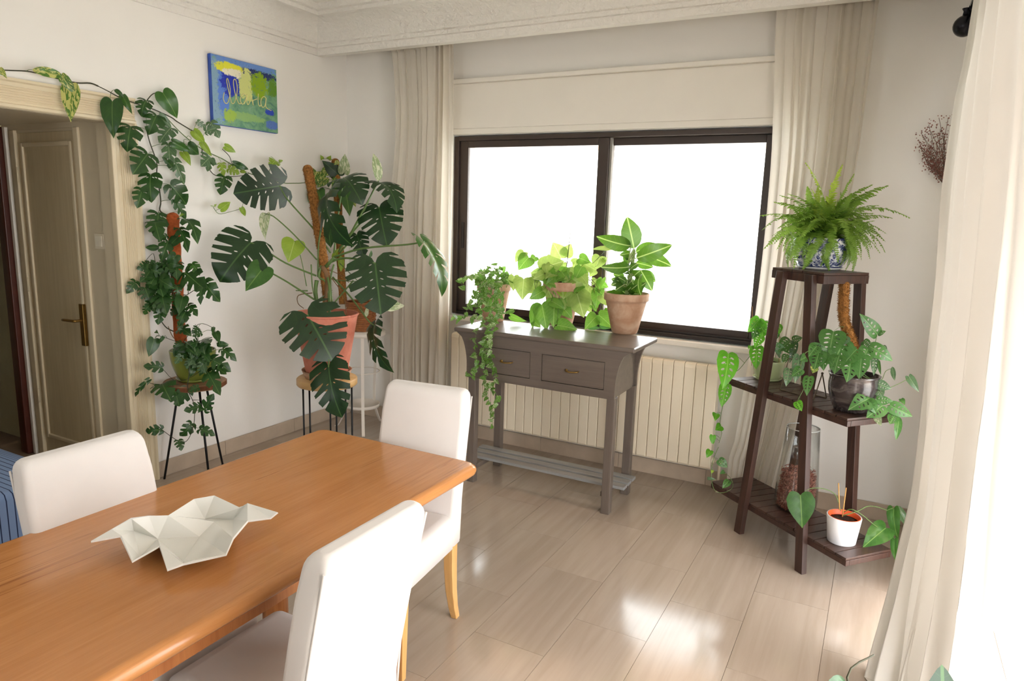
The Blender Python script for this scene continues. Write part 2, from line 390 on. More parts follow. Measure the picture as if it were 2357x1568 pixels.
def wall(name, boxes, mat, label):
    m = MB()
    for b in boxes: m.box(*b)
    return struct(put(m, name, mat), label, 'wall')
WX0, WX1, WZ0, WZ1 = .955, 3.10, .885, 2.125
wall('wall_window', [(-.2, WX0, 0, .28, 0, ZC), (WX1, XO, 0, .28, 0, ZC), (WX0, WX1, 0, .28, 0, WZ0), (WX0, WX1, 0, .28, WZ1, ZC)], WALL, 'off-white plaster wall holding the wide window')
wall('wall_left', [(-.1, 0, DJ, .0, 0, ZC), (-.1, 0, YB, DJ2, 0, ZC), (-.1, 0, DJ2, DJ, DH, ZC)], WALL, 'white plaster wall with the doorway and painting')
wall('wall_right', [(XR, XO, -.85, 0, 0, ZC), (XR, XO, YB, -3.95, 0, ZC), (XR, XO, -3.95, -.85, 2.28, ZC)], WALL, 'white wall with the balcony opening behind the curtain')
wall('wall_back', [(-.1, 1.2, YB - .15, YB, 0, ZC), (2.0, XO, YB - .15, YB, 0, ZC), (1.2, 2.0, YB - .15, YB, 0, .9), (1.2, 2.0, YB - .15, YB, 2.2, ZC)], WALL, 'plain white wall behind the viewer')
w2 = struct(thing('fill_window', (1.6, YB - .08, .9), 'added unseen window giving fill light from behind the viewer', 'window'))  # made-up window, out of view, added for fill light
for b_ in ((1.2, 1.25, .9, 2.2), (1.95, 2.0, .9, 2.2), (1.25, 1.95, .9, .95), (1.25, 1.95, 2.15, 2.2)): put(MB().box(b_[0], b_[1], YB - .11, YB - .05, b_[2], b_[3]), 'frame_bar', ALU, w2, bevel=.003)
for a, b_ in ((1.25, 1.95),): put(MB().box(a, b_, YB - .083, YB - .077, .96, 2.14), 'pane', GLASS, w2)
struct(put(MB().box(-.2, XO, YB - .15, .28, ZC, ZC + .15), 'ceiling', CEIL), 'off-white flat ceiling', 'ceiling')
# beam that hides the curtain track, and the moulded cornice
BY, BZ = -.297, 2.655
struct(put(MB().box(0, XR, BY, BY + .05, BZ, ZC).box(0, XR, BY + .05, -.001, BZ + .09, ZC), 'trim_1', CEIL), 'plaster pelmet beam above the window curtains', 'beam')
PROF = [(0, BZ), (.012, BZ), (.012, BZ + .042), (.024, BZ + .046), (.024, BZ + .07), (.036, BZ + .076)]
PROF += [(.036 + .125 * (1 - math.cos(a)) , BZ + .076 + .13 * math.sin(a)) for a in [k * math.pi / 2 / 8 for k in range(1, 9)]]
PROF += [(.175, BZ + .208), (.175, BZ + .232), (.195, BZ + .238), (.195, ZC), (0, ZC)]
m = MB(); m.loft([[(x, BY - p, z) for p, z in PROF] for x in (0, XR)])
struct(put(m, 'trim_2', ORNATE), 'ornate white plaster cornice along the pelmet beam', 'cornice')
m = MB(); m.loft([[(p, y, z) for p, z in PROF] for y in (BY - .001, YB)])
struct(put(m, 'trim_3', ORNATE), 'ornate white plaster cornice above the painting', 'cornice')
m = MB(); m.box(.42, 3.55, -.165, -.135, BZ + .06, BZ + .09); struct(put(m, 'trim_4', TRIMW), 'white curtain track under the pelmet beam', 'curtain track')
# skirting pieces
bl = struct(put(MB().box(0, .006, -1.70, -.016, 0, .085), 'baseboard_left', SKIRT), 'beige marble skirting under the painting wall', 'skirting')
for a, b in ((-1.70, -1.22), (-1.22, -.62), (-.62, -.02)): put(MB().box(.006, .016, a + .001, b - .001, 0, .095), 'skirting_piece', SKIRTL, bl, bevel=.002)
bb = struct(put(MB().box(.016, XR, -.006, 0, 0, .085), 'baseboard_window', SKIRT), 'beige marble skirting under the window', 'skirting')
for k in range(7): put(MB().box(.017 + k * .565, min(.017 + k * .565 + .563, XR), -.016, -.006, 0, .098), 'skirting_piece', SKIRTL, bb, bevel=.002)
bs_ = struct(put(MB().box(XR - .006, XR, -.85, -.017, 0, .085), 'baseboard_right', SKIRT), 'beige marble skirting beside the balcony opening', 'skirting')
put(MB().box(XR - .016, XR - .006, -.849, -.018, 0, .098), 'skirting_piece', SKIRTL, bs_, bevel=.002)

# window -----------------------------------------------------------
w = struct(thing('window_1', (2.03, .02, WZ0), 'wide brown aluminium sliding window with two panes', 'window'))
fx0, fx1, fz0, fz1 = .964, 3.09, .893, 2.118
m = MB().box(fx0, fx0 + .035, -.005, .10, fz0, fz1); put(m, 'frame_post', ALU, w, bevel=.003)
m = MB().box(fx1 - .035, fx1, -.005, .10, fz0, fz1); put(m, 'frame_post', ALU, w, bevel=.003)
m = MB().box(fx0 + .035, fx1 - .035, -.005, .10, fz1 - .03, fz1); put(m, 'frame_head', ALU, w, bevel=.003)
m = MB().box(fx0 + .035, fx1 - .035, -.005, .10, fz0, fz0 + .022).box(fx0 + .035, fx1 - .035, .02, .027, fz0 + .022, fz0 + .036).box(fx0 + .035, fx1 - .035, .066, .073, fz0 + .022, fz0 + .036); put(m, 'sill_track', ALUD, w, bevel=.002)
def sash(x0, x1, y0, y1, lx, rx):
    z0, z1 = fz0 + .024, fz1 - .03
    s_ = put(MB().box(x0, x0 + lx, y0, y1, z0, z1), 'sash_stile', ALU, w, bevel=.003)
    put(MB().box(x1 - rx, x1, y0, y1, z0, z1), 'sash_stile', ALU, w, bevel=.003)
    put(MB().box(x0 + lx, x1 - rx, y0, y1, z0, z0 + .048), 'sash_rail', ALU, w, bevel=.003)
    put(MB().box(x0 + lx, x1 - rx, y0, y1, z1 - .045, z1), 'sash_rail', ALU, w, bevel=.003)
    put(MB().box(x0 + lx, x1 - rx, (y0 + y1) / 2 - .003, (y0 + y1) / 2 + .003, z0 + .048, z1 - .045), 'pane', GLASS, w)
    return s_
s1 = sash(fx0 + .037, 2.085, .012, .038, .065, .07)
put(MB().box(fx0 + .06, fx0 + .078, .004, .012, 1.36, 1.54), 'latch', ALUD, s1, bevel=.002)
sash(2.045, fx1 - .037, .055, .085, .055, .05)
put(MB().box(2.086, 2.10, .03, .055, fz0 + .024, fz1 - .03), 'brush_seal', plain('grey_brush_seal', srgb(150, 146, 140), .9), w)
sill = struct(put(MB().box(.93, 3.14, -.055, .10, .852, .884), 'trim_5', SILLM, bevel=.004), 'white marble window sill', 'window sill')
# roller shutter box above the window with its ledge
bx = struct(thing('trim_6', (2.0, -.02, 2.13), 'cream roller shutter box above the window', 'shutter box'))
put(MB().box(.93, 3.30, -.022, 0, 2.165, 2.455), 'front_panel', TRIMW, bx, bevel=.003)
put(MB().box(.92, 3.31, -.05, 0, 2.455, 2.484), 'ledge', TRIMW, bx, bevel=.004)
put(MB().box(.935, 3.30, -.03, 0, 2.128, 2.165), 'lower_rail', TRIMW, bx, bevel=.004)

# house and balcony slab seen through the glass, plus an added sky-cutting slab
CONC = plain('bounce_lit_balcony_paint', srgb(216, 176, 146), .8, .2, var=.03)  # beige holds the bounce light on the soffit in its colour
struct(put(MB().box(-.5, 5.6, .29, 1.35, 2.142, 2.30), 'trim_7', CONC), 'pale balcony slab seen at the top of the window', 'balcony slab')
struct(put(MB().box(4.31, 5.5, -4.2, .28, -.14, -.02), 'trim_8', plain('balcony_floor_tile', srgb(206, 196, 184), .5), bevel=.004), 'pale balcony floor outside the balcony opening', 'balcony floor')
struct(put(MB().box(4.31, 5.6, -4.6, .28, 2.42, 2.58), 'trim_12', CONC), 'added unseen slab cutting the sky above the balcony opening', 'balcony slab')  # unseen slab added to cut the high sky light
struct(put(MB().box(-60, 60, -60, 60, -9.2, -9.0), 'ground_outside', plain('pale_street', srgb(196, 192, 184), .9)), 'pale street far below the window', 'ground')
HOUSE = plain('white_facade', srgb(244, 243, 240), .9, .1, var=.02)
hs = thing('house', (-4, 14, -6), 'washed-out white house facade across the street beyond the window', 'house')
put(MB().box(-16, 6, 14, 20, -9, 4.5), 'facade', HOUSE, hs)
HWIN = plain('pale_blue_window', srgb(206, 218, 236), .3)
HBAL = plain('pale_rail', srgb(232, 234, 238), .6)
for fz in (-4.5, -1.2, 2.1):
    for fx in (-13, -9.4, -5.8, -2.2, 1.4):
        f = put(MB().box(fx, fx + 1.3, 13.93, 14, fz, fz + 1.5), 'window', HWIN, hs)
        put(MB().box(fx - .25, fx + 1.55, 13.2, 14, fz - .25, fz - .1).box(fx - .25, fx + 1.55, 13.2, 13.24, fz + .55, fz + .6), 'balcony', HBAL, hs)

# doorway ----------------------------------------------------------
cs = struct(thing('trim_9', (0, -1.75, 0), 'cream fluted door casing around the passage doorway', 'door casing'))
def casing_prof():            # across the board: distance from opening -> projection
    pts = [(0, 0), (0, .022), (.006, .03), (.018, .032), (.024, .022)]
    for k in range(6):
        a = .034 + k * .0115
        pts += [(a, .022), (a + .0028, .0175), (a + .0066, .0175), (a + .0094, .022)]
    return pts + [(.118, .024), (.124, .036), (.136, .036), (.136, 0)]
CP = casing_prof()
m = MB(); m.loft([[(p, DJ + a, z) for a, p in CP] for z in (0, DH)]); put(m, 'casing_jamb', CREAM, cs)
m = MB(); m.loft([[(p, y, DH - .005 + a) for a, p in CP] for y in (DJ + .136, DJ2 - .136)]); put(m, 'casing_head', CREAM, cs)
m = MB(); m.loft([[(p, DJ2 - a, z) for a, p in CP] for z in (0, DH)]); put(m, 'casing_jamb', CREAM, cs)
m = MB().box(-.012, .034, DJ - .012, DJ + .014, 0, DH + .01); put(m, 'casing_bead', CREAM, cs, bevel=.006)
PL = plain('passage_paint', srgb(214, 200, 172), .45, .4, var=.02, vs=3)
PW = -1.83
wall('wall_passage', [(-.285, -.1, PW, PW + .1, 0, DH), (-1.06, -.285, PW, PW + .1, 2.0, DH + .3), (-.285, -.1, PW, PW + .1, DH, DH + .3), (-1.06, -.955, PW, PW + .1, 0, 2.0), (-1.06, -.1, DJ2 - .1, DJ2, 0, DH + .3), (-1.06, -.1, DJ2, PW, DH + .01, DH + .11), (-1.06, -.1, PW + .1, PW + .14, 0, DH + .3), (-.915, -.325, PW + .006, PW + .1, 1.985, 2.0)], PL, 'cream painted passage wall with the light switch')
wall('wall_far', [(-3.1, -3.0, -5, 0, 0, 2.9), (-3.0, -1.06, PW + .1, PW + .2, 0, 2.9), (-3.0, -1.06, -4.2, -4.1, 0, 2.9), (-3.0, -1.06, -4.1, PW + .1, 2.5, 2.6), (-1.16, -1.1, -4.1, DJ2 - .0, 0, 2.6), (-1.16, -1.1, DJ2, PW + .1, DH + .01, 2.6)], plain('far_room_paint', srgb(206, 200, 170), .7), 'greenish cream wall of the room beyond the passage')
d1 = struct(thing('door_1', (-.62, PW, 0), 'cream panelled cupboard door in the passage with brass handle', 'door'))
DX0, DX1 = -.915, -.325
m = MB().box(DX1, DX1 + .045, PW - .012, PW + .05, 0, 2.0); put(m, 'frame_post', CREAM, d1, bevel=.005)
m = MB().box(DX0 - .045, DX0, PW - .012, PW + .05, 0, 2.0); put(m, 'frame_post', CREAM, d1, bevel=.005)
lf = put(MB().box(DX0 + .002, DX1 - .002, PW + .008, PW + .045, .01, 1.985), 'door_leaf', DOORP, d1, bevel=.003)
def frame_mould(x0, x1, z0, z1, y):
    m = MB()
    for a, b, c, d in ((x0, x0 + .026, z0, z1), (x1 - .026, x1, z0, z1), (x0 + .026, x1 - .026, z0, z0 + .026), (x0 + .026, x1 - .026, z1 - .026, z1)):
        m.box(a, b, y - .012, y + .004, c, d)
    return m
put(frame_mould(DX0 + .034, DX1 - .042, .13, 1.93, PW + .008), 'panel_moulding', CREAM, lf, bevel=.006)
hp = put(MB().box(DX1 - .074, DX1 - .036, PW - .014, PW + .006, .775, 1.02), 'handle_plate', BRASS, d1, bevel=.003)
put(MB().tube(spline([(DX1 - .056, PW - .012, .925), (DX1 - .056, PW - .045, .925), (DX1 - .07, PW - .055, .925), (DX1 - .17, PW - .055, .922)], 4), .008, 8), 'lever', BRASS, hp, True)
for z in (.35, 1.05, 1.7): put(MB().lathe([(.006, z), (.006, z + .09)], (DX0 - .002, PW - .008, 0), 8), 'hinge', CREAM, d1, True)
m = MB().box(-1.02, -.99, PW - .02, PW, 0, DH); struct(put(m, 'trim_10', TRIMW, bevel=.004), 'white strip beside the dark passage door frame', 'door trim')
m = MB().box(-1.10, -1.025, PW - .05, PW - .001, 0, DH).box(-1.10, -1.025, DJ2 + .001, DJ2 + .05, 0, DH).box(-1.10, -1.025, DJ2 + .05, PW - .05, DH - .05, DH); struct(put(m, 'trim_11', DARKWOOD, bevel=.006), 'dark red-brown wooden door frame deep in the passage', 'door frame')
m = MB().box(-2.999, -2.98, -4.0, PW, 0, .1); struct(put(m, 'baseboard_far', plain('cream_skirting', srgb(200, 190, 160), .5), bevel=.004), 'cream skirting in the room beyond the passage', 'skirting')
put(MB().box(-.102, -.0005, DJ - .006, DJ - .0005, 0, DH).box(-.102, -.0005, DJ2, DJ - .006, DH - .006, DH - .0005), 'jamb_lining', PL, cs)
sw = thing('light_switch', (-.16, PW - .005, 1.385), 'white square light switch in the passage', 'light switch')
put(MB().box(-.205, -.118, PW - .009, PW, 1.345, 1.43), 'switch_plate', plain('switch_plastic', srgb(226, 214, 190), .4), sw, bevel=.003)
put(MB().box(-.192, -.131, PW - .013, PW - .009, 1.358, 1.417), 'rocker', plain('switch_rocker', srgb(232, 222, 200), .4), sw, bevel=.002)

# ================================================================== RADIATOR
ra = thing('radiator', (1.96, -.09, .14), 'cream aluminium column radiator under the window', 'radiator')
NS = 28; PITCH = (2.885 - 1.04) / NS
sm = MB()
sm.prism([(-.041, .155), (-.041, .745), (-.034, .765), (-.02, .772), (.02, .772), (.034, .765), (.041, .745), (.041, .155), (.034, .143), (-.034, .143)], 'x', -.0315, .0315)
secm = sm.mesh('radiator_section')
b = bmesh.new(); b.from_mesh(secm); bmesh.ops.bevel(b, geom=[e for e in b.edges if len(e.link_faces) == 2 and e.calc_face_angle(0) > 1.2 and e.calc_length() > .3], offset=.004, segments=1, affect='EDGES'); b.to_mesh(secm); b.free()
for k in range(NS):
    link('section', secm, RADI, ra, Matrix.Translation((1.04 + PITCH * (k + .5), -.09, 0)))
put(MB().tube([(1.03, -.09, .715), (2.90, -.09, .715)], .02, 10).tube([(1.03, -.09, .19), (2.90, -.09, .19)], .02, 10), 'manifold', RADI, ra, True)
for x in (1.35, 2.6): put(MB().box(x - .012, x + .012, -.05, -.017, .60, .63), 'wall_bracket', RADI, ra)
put(MB().tube([(2.90, -.09, .19), (2.93, -.09, .19), (2.93, -.09, 0)], .009, 8), 'supply_pipe', RADI, ra, True)

# ================================================================== CURTAINS
def curtain(name, label, top, bot, z0, z1, n, amp, mat, seed, hem=0, waist=None, yo=0, nz=26):
    """top/bot: (x0, x1) spans at top and bottom; pleats run between"""
    rnd = random.Random(seed); ph = [rnd.uniform(0, 6.28) for _ in range(8)]
    t = thing(name, ((bot[0] + bot[1]) / 2, yo, z0), label, 'curtain')
    def fn(u, v):
        z = z0 + (z1 - z0) * v
        if waist: x0, x1 = waist(v)
        else: x0 = bot[0] + (top[0] - bot[0]) * v; x1 = bot[1] + (top[1] - bot[1]) * v
        uu = u + .022 * math.sin(9 * u + ph[0] + 2 * v) + .012 * math.sin(23 * u + ph[6])
        a = amp * (.8 + .5 * math.sin(5 * u + ph[1]) + .35 * math.sin(17 * u + ph[7])) * (1.25 - .5 * v)
        y = yo + a * math.sin(2 * math.pi * n * uu + .8 * math.sin(3 * v + ph[2]) + 1.2 * math.sin(7 * u + ph[3])) + a * .35 * math.sin(4 * math.pi * n * uu + ph[4] + v)
        x = x0 + (x1 - x0) * u + .010 * math.cos(2 * math.pi * n * uu + ph[5])
        return (x, y, z)
    m = MB().grid(fn, int(n * 20), nz)
    put(m, 'cloth', mat, t, True, fix=False)
    hm = MB().grid(lambda u, v: (lambda p: (p[0], p[1] - .003, z1 - .05 + .05 * v))(fn(u, 1)), int(n * 20), 1)
    put(hm, 'heading_tape', mat, t, True, fix=False)
    return t
def wl(v): return (.53 + (.045 * math.sin(math.pi * min(1, max(0, (v - .62) / .38))) if v > .62 else 0) - .02 * (1 - v), 1.03 - .004 * (1 - v))
curtain('curtain', 'cream gathered curtain between the corner plants and the window', (.53, 1.04), (.52, 1.04), .03, BZ + .06, 10, .03, CURT, 3, waist=wl, yo=-.15)
def wr(v):
    k = max(0, .72 - v) / .72
    return (3.04 + .055 * math.sin(math.pi * min(1, v / .95)) * (v > .1) - .05 * k, 3.50 - .205 * k ** 1.4 - .03 * (1 - v))
curtain('curtain', 'cream gathered curtain hanging behind the dark plant stand', (3.05, 3.48), (3.0, 3.29), .05, BZ + .06, 9, .032, CURT, 11, waist=wr, yo=-.17)

# balcony curtain on its own rod: far edge and near edge curves, sheet between
def lerp_curve(pts, t):
    for (t0, a), (t1, b_) in zip(pts, pts[1:]):
        if t <= t1:
            k = (t - t0) / (t1 - t0); k = k * k * (3 - 2 * k) * .5 + k * .5
            return Vector(a).lerp(Vector(b_), k)
    return Vector(pts[-1][1])
FAR = [(0, (3.775, -1.52, .0)), (.14, (3.835, -1.28, .35)), (.235, (3.868, -1.13, .60)), (.52, (3.862, -.9, 1.32)), (.70, (3.842, -.72, 1.78)), (.83, (3.848, -.62, 2.10)), (.90, (3.865, -.56, 2.28)), (1, (3.872, -.50, 2.53))]
NEAR = [(0, (4.04, -1.95, .0)), (.14, (4.03, -1.97, .35)), (.42, (4.0, -1.98, 1.06)), (.6, (3.965, -2.12, 1.5)), (1, (3.872, -2.38, 2.53))]
t = thing('sheer_curtain', (3.86, -1.6, 0), 'long white sheer curtain billowing in front of the balcony opening', 'curtain')
def bal(u, v):
    z = 2.53 * v; k = v
    a = lerp_curve(FAR, k); b_ = lerp_curve(NEAR, k); p = a.lerp(b_, u)
    amp = (.05 - .026 * v) * min(1, .35 + 2.2 * u)
    ph = 2 * math.pi * (5.2 * u ** .9 + .22 * math.sin(2.3 * v + 5 * u)) + .5
    p.x += amp * math.sin(ph) + amp * .4 * math.sin(2.3 * ph + 2 * v) 
    p.y += .03 * math.cos(ph) * (1 - .3 * v)
    return (p.x, p.y, max(.004, z))
put(MB().grid(bal, 150, 44), 'cloth', SHEER, t, True, fix=False)
def tail(u, v):                # cloth resting on the floor
    p = Vector(bal(.05 + .95 * u, 0)); q = Vector((3.90 + .25 * u, -1.98 - .35 * u - .05 * math.sin(9 * u), .004))
    r = p.lerp(q, v); r.z = .006 + .03 * math.sin(math.pi * v) * (.5 + .5 * math.sin(17 * u)); return r
put(MB().grid(tail, 50, 8), 'floor_tail', SHEER, t, True, fix=False)
t2 = thing('sheer_curtain', (3.95, -3.3, 0), 'added out-of-view sheer panel diffusing light at the near half of the balcony opening', 'curtain')  # unseen panel added to soften the light from the balcony
put(MB().grid(lambda u, v: (3.951 + .012 * math.sin(2 * math.pi * 12 * u + .4 * math.sin(3 * v)), -2.74 - 1.22 * u, .01 + 2.36 * v), 150, 12), 'cloth', SHEER2, t2, True, fix=False)
ro = thing('curtain_rod', (3.872, -1.6, 2.5), 'dark metal curtain rod with round finial in the top right corner', 'curtain rod')
put(MB().tube([(3.872, -.36, 2.545), (3.872, -2.95, 2.545)], .013, 10), 'rod', RODM, ro, True)
def ball(c, r): 
    return MB().lathe([(r * math.sin(math.pi * k / 12) + 1e-4, -r * math.cos(math.pi * k / 12)) for k in range(13)], c, 18)
FC = on(2220, 60, 1, -.40)
put(MB().tube([(3.872, -.42, 2.545), (3.868, -.385, 2.53), tuple(FC)], .014, 8), 'finial_stem', RODM, ro, True)
fi = put(ball(tuple(FC), .045), 'finial', RODM, ro, True)
put(MB().lathe([(.014, .04), (.011, .06), (.018, .072), (.004, .075)], tuple(FC), 8), 'finial_crown', RODM, fi, True)
for y in (-.62, -2.9): put(MB().tube([(3.872, y, 2.54), (3.968, y, 2.56)], .009, 6), 'bracket', RODM, ro, True)

# ================================================================== DINING TABLE
TZ = .72
dt = thing('dining_table', (2.08, -2.95, 0), 'orange beech dining table with rounded edges and a white bowl on it', 'table')
def rrect(x0, x1, y0, y1, r, n=5):
    out = []
    for cx, cy, a0 in ((x1 - r, y1 - r, 0), (x0 + r, y1 - r, 90), (x0 + r, y0 + r, 180), (x1 - r, y0 + r, 270)):
        for k in range(n + 1):
            a = math.radians(a0 + 90 * k / n); out.append((cx + r * math.cos(a), cy + r * math.sin(a)))
    return out
m = MB(); TX0, TX1, TY0, TY1 = 1.702, 2.462, -3.80, -2.098
rings = []
for ins, dz in ((.07, -.052), (.045, -.052), (.016, -.045), (.004, -.034), (0, -.022), (.004, -.01), (.014, -.002), (.022, 0)):
    rings.append([(x, y, TZ + dz) for x, y in rrect(TX0 + ins, TX1 - ins, TY0 + ins, TY1 - ins, .045 - min(ins, .03) * .6)])
m.loft(rings); put(m, 'table_top', TABLEW, dt, True)
m = MB().box(1.80, 1.825, -3.5, -2.42, .58, .667); put(m, 'apron_rail', TABLEL, dt, bevel=.003)
m = MB().box(2.335, 2.36, -3.5, -2.42, .58, .667); put(m, 'apron_rail', TABLEL, dt, bevel=.003)
for cx, cy in ((1.80, -2.47), (2.33, -2.50), (1.80, -3.45), (2.33, -3.45)):
    sec = [(cx + .052 * math.cos(a) * (1 if math.cos(a) > 0 else .55), cy + .05 * math.sin(a)) for a in [2 * math.pi * k / 20 for k in range(20)]]
    m = MB(); m.loft([[(x, y, 0) for x, y in sec], [(x, y, .667) for x, y in sec]]); put(m, 'leg', TABLEL, dt, True)

# faceted porcelain bowl
K = crop(200, 1100, 4.910)
def bp(x, y, z): return on(*K(x, y), 2, TZ + z)
B = {}
B['tipL'] = bp(45, 715, .062); B['a1'] = bp(280, 580, .066); B['a2'] = bp(505, 465, .072); B['a3'] = bp(700, 430, .07); B['a4'] = bp(920, 425, .062)
B['b1'] = bp(1210, 240, .062); B['b2'] = bp(1440, 200, .064); B['b3'] = bp(1720, 345, .05); B['b4'] = bp(1815, 287, .064); B['tipR'] = bp(2155, 390, .058)
B['c0'] = bp(2075, 455, .046); B['c1'] = bp(1815, 485, .052); B['c2'] = bp(1650, 680, .05); B['c3'] = bp(1570, 862, .044); B['c4'] = bp(1090, 970, .04)
B['c5'] = bp(905, 1040, .036); B['c6'] = bp(825, 765, .05); B['c7'] = bp(515, 940, .04); B['c8'] = bp(390, 655, .062)
I = {'f1': bp(800, 690, .007), 'f2': bp(1270, 665, .006), 'f3': bp(1440, 495, .02), 'f4': bp(1330, 465, .012), 'f5': bp(1650, 470, .012), 'f6': bp(1210, 270, .03), 'g1': bp(600, 890, .012), 'g2': bp(530, 600, .03), 'e1': bp(1090, 950, .012)}
ND = {**B, **I}; names = list(ND)
T3 = [('tipL', 'a1', 'c8'), ('a1', 'a2', 'g2'), ('a1', 'g2', 'c8'), ('a2', 'a3', 'f1'), ('a2', 'f1', 'g2'), ('g2', 'f1', 'g1'), ('g2', 'g1', 'c8'), ('c8', 'g1', 'c7'), ('g1', 'c6', 'c7'), ('g1', 'f1', 'c6'),
      ('a3', 'a4', 'f1'), ('a4', 'f2', 'f1'), ('a4', 'f3', 'f2'), ('a4', 'f4', 'f3'), ('a4', 'b1', 'f4'), ('b1', 'b2', 'f4'), ('b2', 'b3', 'f4'), ('b3', 'f5', 'f4'), ('f4', 'f5', 'f3'), ('b3', 'b4', 'f5'), ('b4', 'tipR', 'c0'), ('b4', 'c0', 'c1'), ('b4', 'c1', 'f5'),
      ('f5', 'c1', 'c2'), ('f5', 'c2', 'f3'), ('f3', 'c2', 'f2'), ('f2', 'c2', 'c3'), ('f2', 'c3', 'e1'), ('e1', 'c3', 'c4'), ('f1', 'f2', 'e1'), ('f1', 'e1', 'c6'), ('e1', 'c4', 'c6'), ('c6', 'c4', 'c5')]
cen = sum(ND.values(), Vector()) / len(ND)
bw = MB(); bw.add([ND[n] for n in names], [tuple(names.index(x) for x in f) for f in T3])
bo = put(bw, 'faceted_bowl', PORC, None)
md = bo.modifiers.new('solid', 'SOLIDIFY'); md.thickness = .005; md.offset = -1
tag(bo, 'white porcelain bowl of folded facets on the dining table', 'bowl')

# ================================================================== CHAIRS
def chair(label, loc, ang, zs=1.0):
    t = thing('dining_chair', loc, label, 'chair', 'white covered dining chairs around the table')
    t.rotation_euler = (0, 0, ang); t.scale = (1, 1, zs)
    def P(mb, name, mat, **k):
        o = put(mb, name, mat, None, **k); o.parent = t; return o
    def sh(z): return -.10 * max(0, (z - .42) / .5) ** 1.15      # rake of the back
    rings = []
    H = .912
    def ring(z, y0, y1, hx):
        r = min(.018, (y1 - y0) * .47); out = []
        for cx, cy, a0 in ((hx - r, y1 - r, 0), (-hx + r, y1 - r, 90), (-hx + r, y0 + r, 180), (hx - r, y0 + r, 270)):
            for k in range(5):
                a = math.radians(a0 + 90 * k / 4); out.append((cx + r * math.cos(a), cy + r * math.sin(a) + sh(z), z))
        return out
    for z in (.335, .42, .5, .6, .7, .8, .87): rings.append(ring(z, -.225, -.15 + .0 * z, .182 - .006 * (z > .8)))
    for k in range(1, 6):
        a = math.radians(90 * k / 5); rings.append(ring(.87 + (H - .87) * math.sin(a), -.225 + .026 * (1 - math.cos(a)), -.15 - .026 * (1 - math.cos(a)), .176 - .022 * (1 - math.cos(a))))
    m = MB().loft(rings); bk = P(m, 'back_cover', WHITEFAB, smooth=True)
    for s_ in (-1, 1):
        pth = [(s_ * .1765, -.2195 + sh(z), z) for z in (.34, .5, .6, .7, .8, .88)]
        o = put(MB().tube(pth, .003, 5), 'piping', PIPING, None, True); o.parent = bk
    m = MB(); rr = []
    for z, ins in ((.335, .0), (.40, .0), (.43, .0), (.447, .006), (.456, .018), (.459, .04)):
        rr.append([(x, y, z) for x, y in rrect(-.187 + ins, .187 - ins, -.16 + ins * .3, .22 - ins, .022)])
    m.loft(rr); P(m, 'seat_cover', WHITEFAB, smooth=True)
    for s_ in (-1, 1):
        m = MB(); m.loft([[(s_ * .158 + a * w_, .185 + b_ * w_, z) for a, b_ in ((-1, -1), (1, -1), (1, 1), (-1, 1))] for z, w_ in ((0, .013), (.34, .021))]); P(m, 'front_leg', CHAIRW, bevel=.003)
        rg = []
        for z, y, w_ in ((0, -.235, .013), (.06, -.213, .0145), (.14, -.194, .017), (.24, -.184, .019), (.34, -.182, .02)):
            rg.append([(s_ * .158 + a * w_, y + b_ * w_ * 1.1, z) for a, b_ in ((-1, -1), (1, -1), (1, 1), (-1, 1))])
        P(MB().loft(rg), 'rear_leg', CHAIRW, bevel=.003)
    return t
chair('white fabric covered dining chair on the doorway side of the table', (1.945, -3.035, 0), -math.pi / 2, .995)
chair('white fabric covered dining chair at the far head of the table', (2.165, -2.245, 0), math.pi + .11, 1.025)
chair('white fabric covered dining chair nearest the viewer, seen from behind', (2.425, -3.005, 0), math.pi / 2, .995)

# striped sofa beside the doorway
so = thing('sofa', (.45, -3.3, 0), 'blue striped sofa corner behind the left dining chair', 'sofa')
m = MB(); pf = [(-4.6, .08), (-4.6, .50), (-4.4, .545), (-3.6, .56), (-2.95, .555), (-2.70, .53), (-2.56, .47), (-2.52, .38), (-2.52, .08)]
m.prism(pf, 'x', .12, .95); put(m, 'seat', STRIPE, so, True, bevel=.03)
for x in (.2, .87):
    for y in (-2.6, -4.5): put(MB().lathe([(.022, 0), (.028, .085)], (x, y, 0), 10), 'foot', DARKWOOD, so)

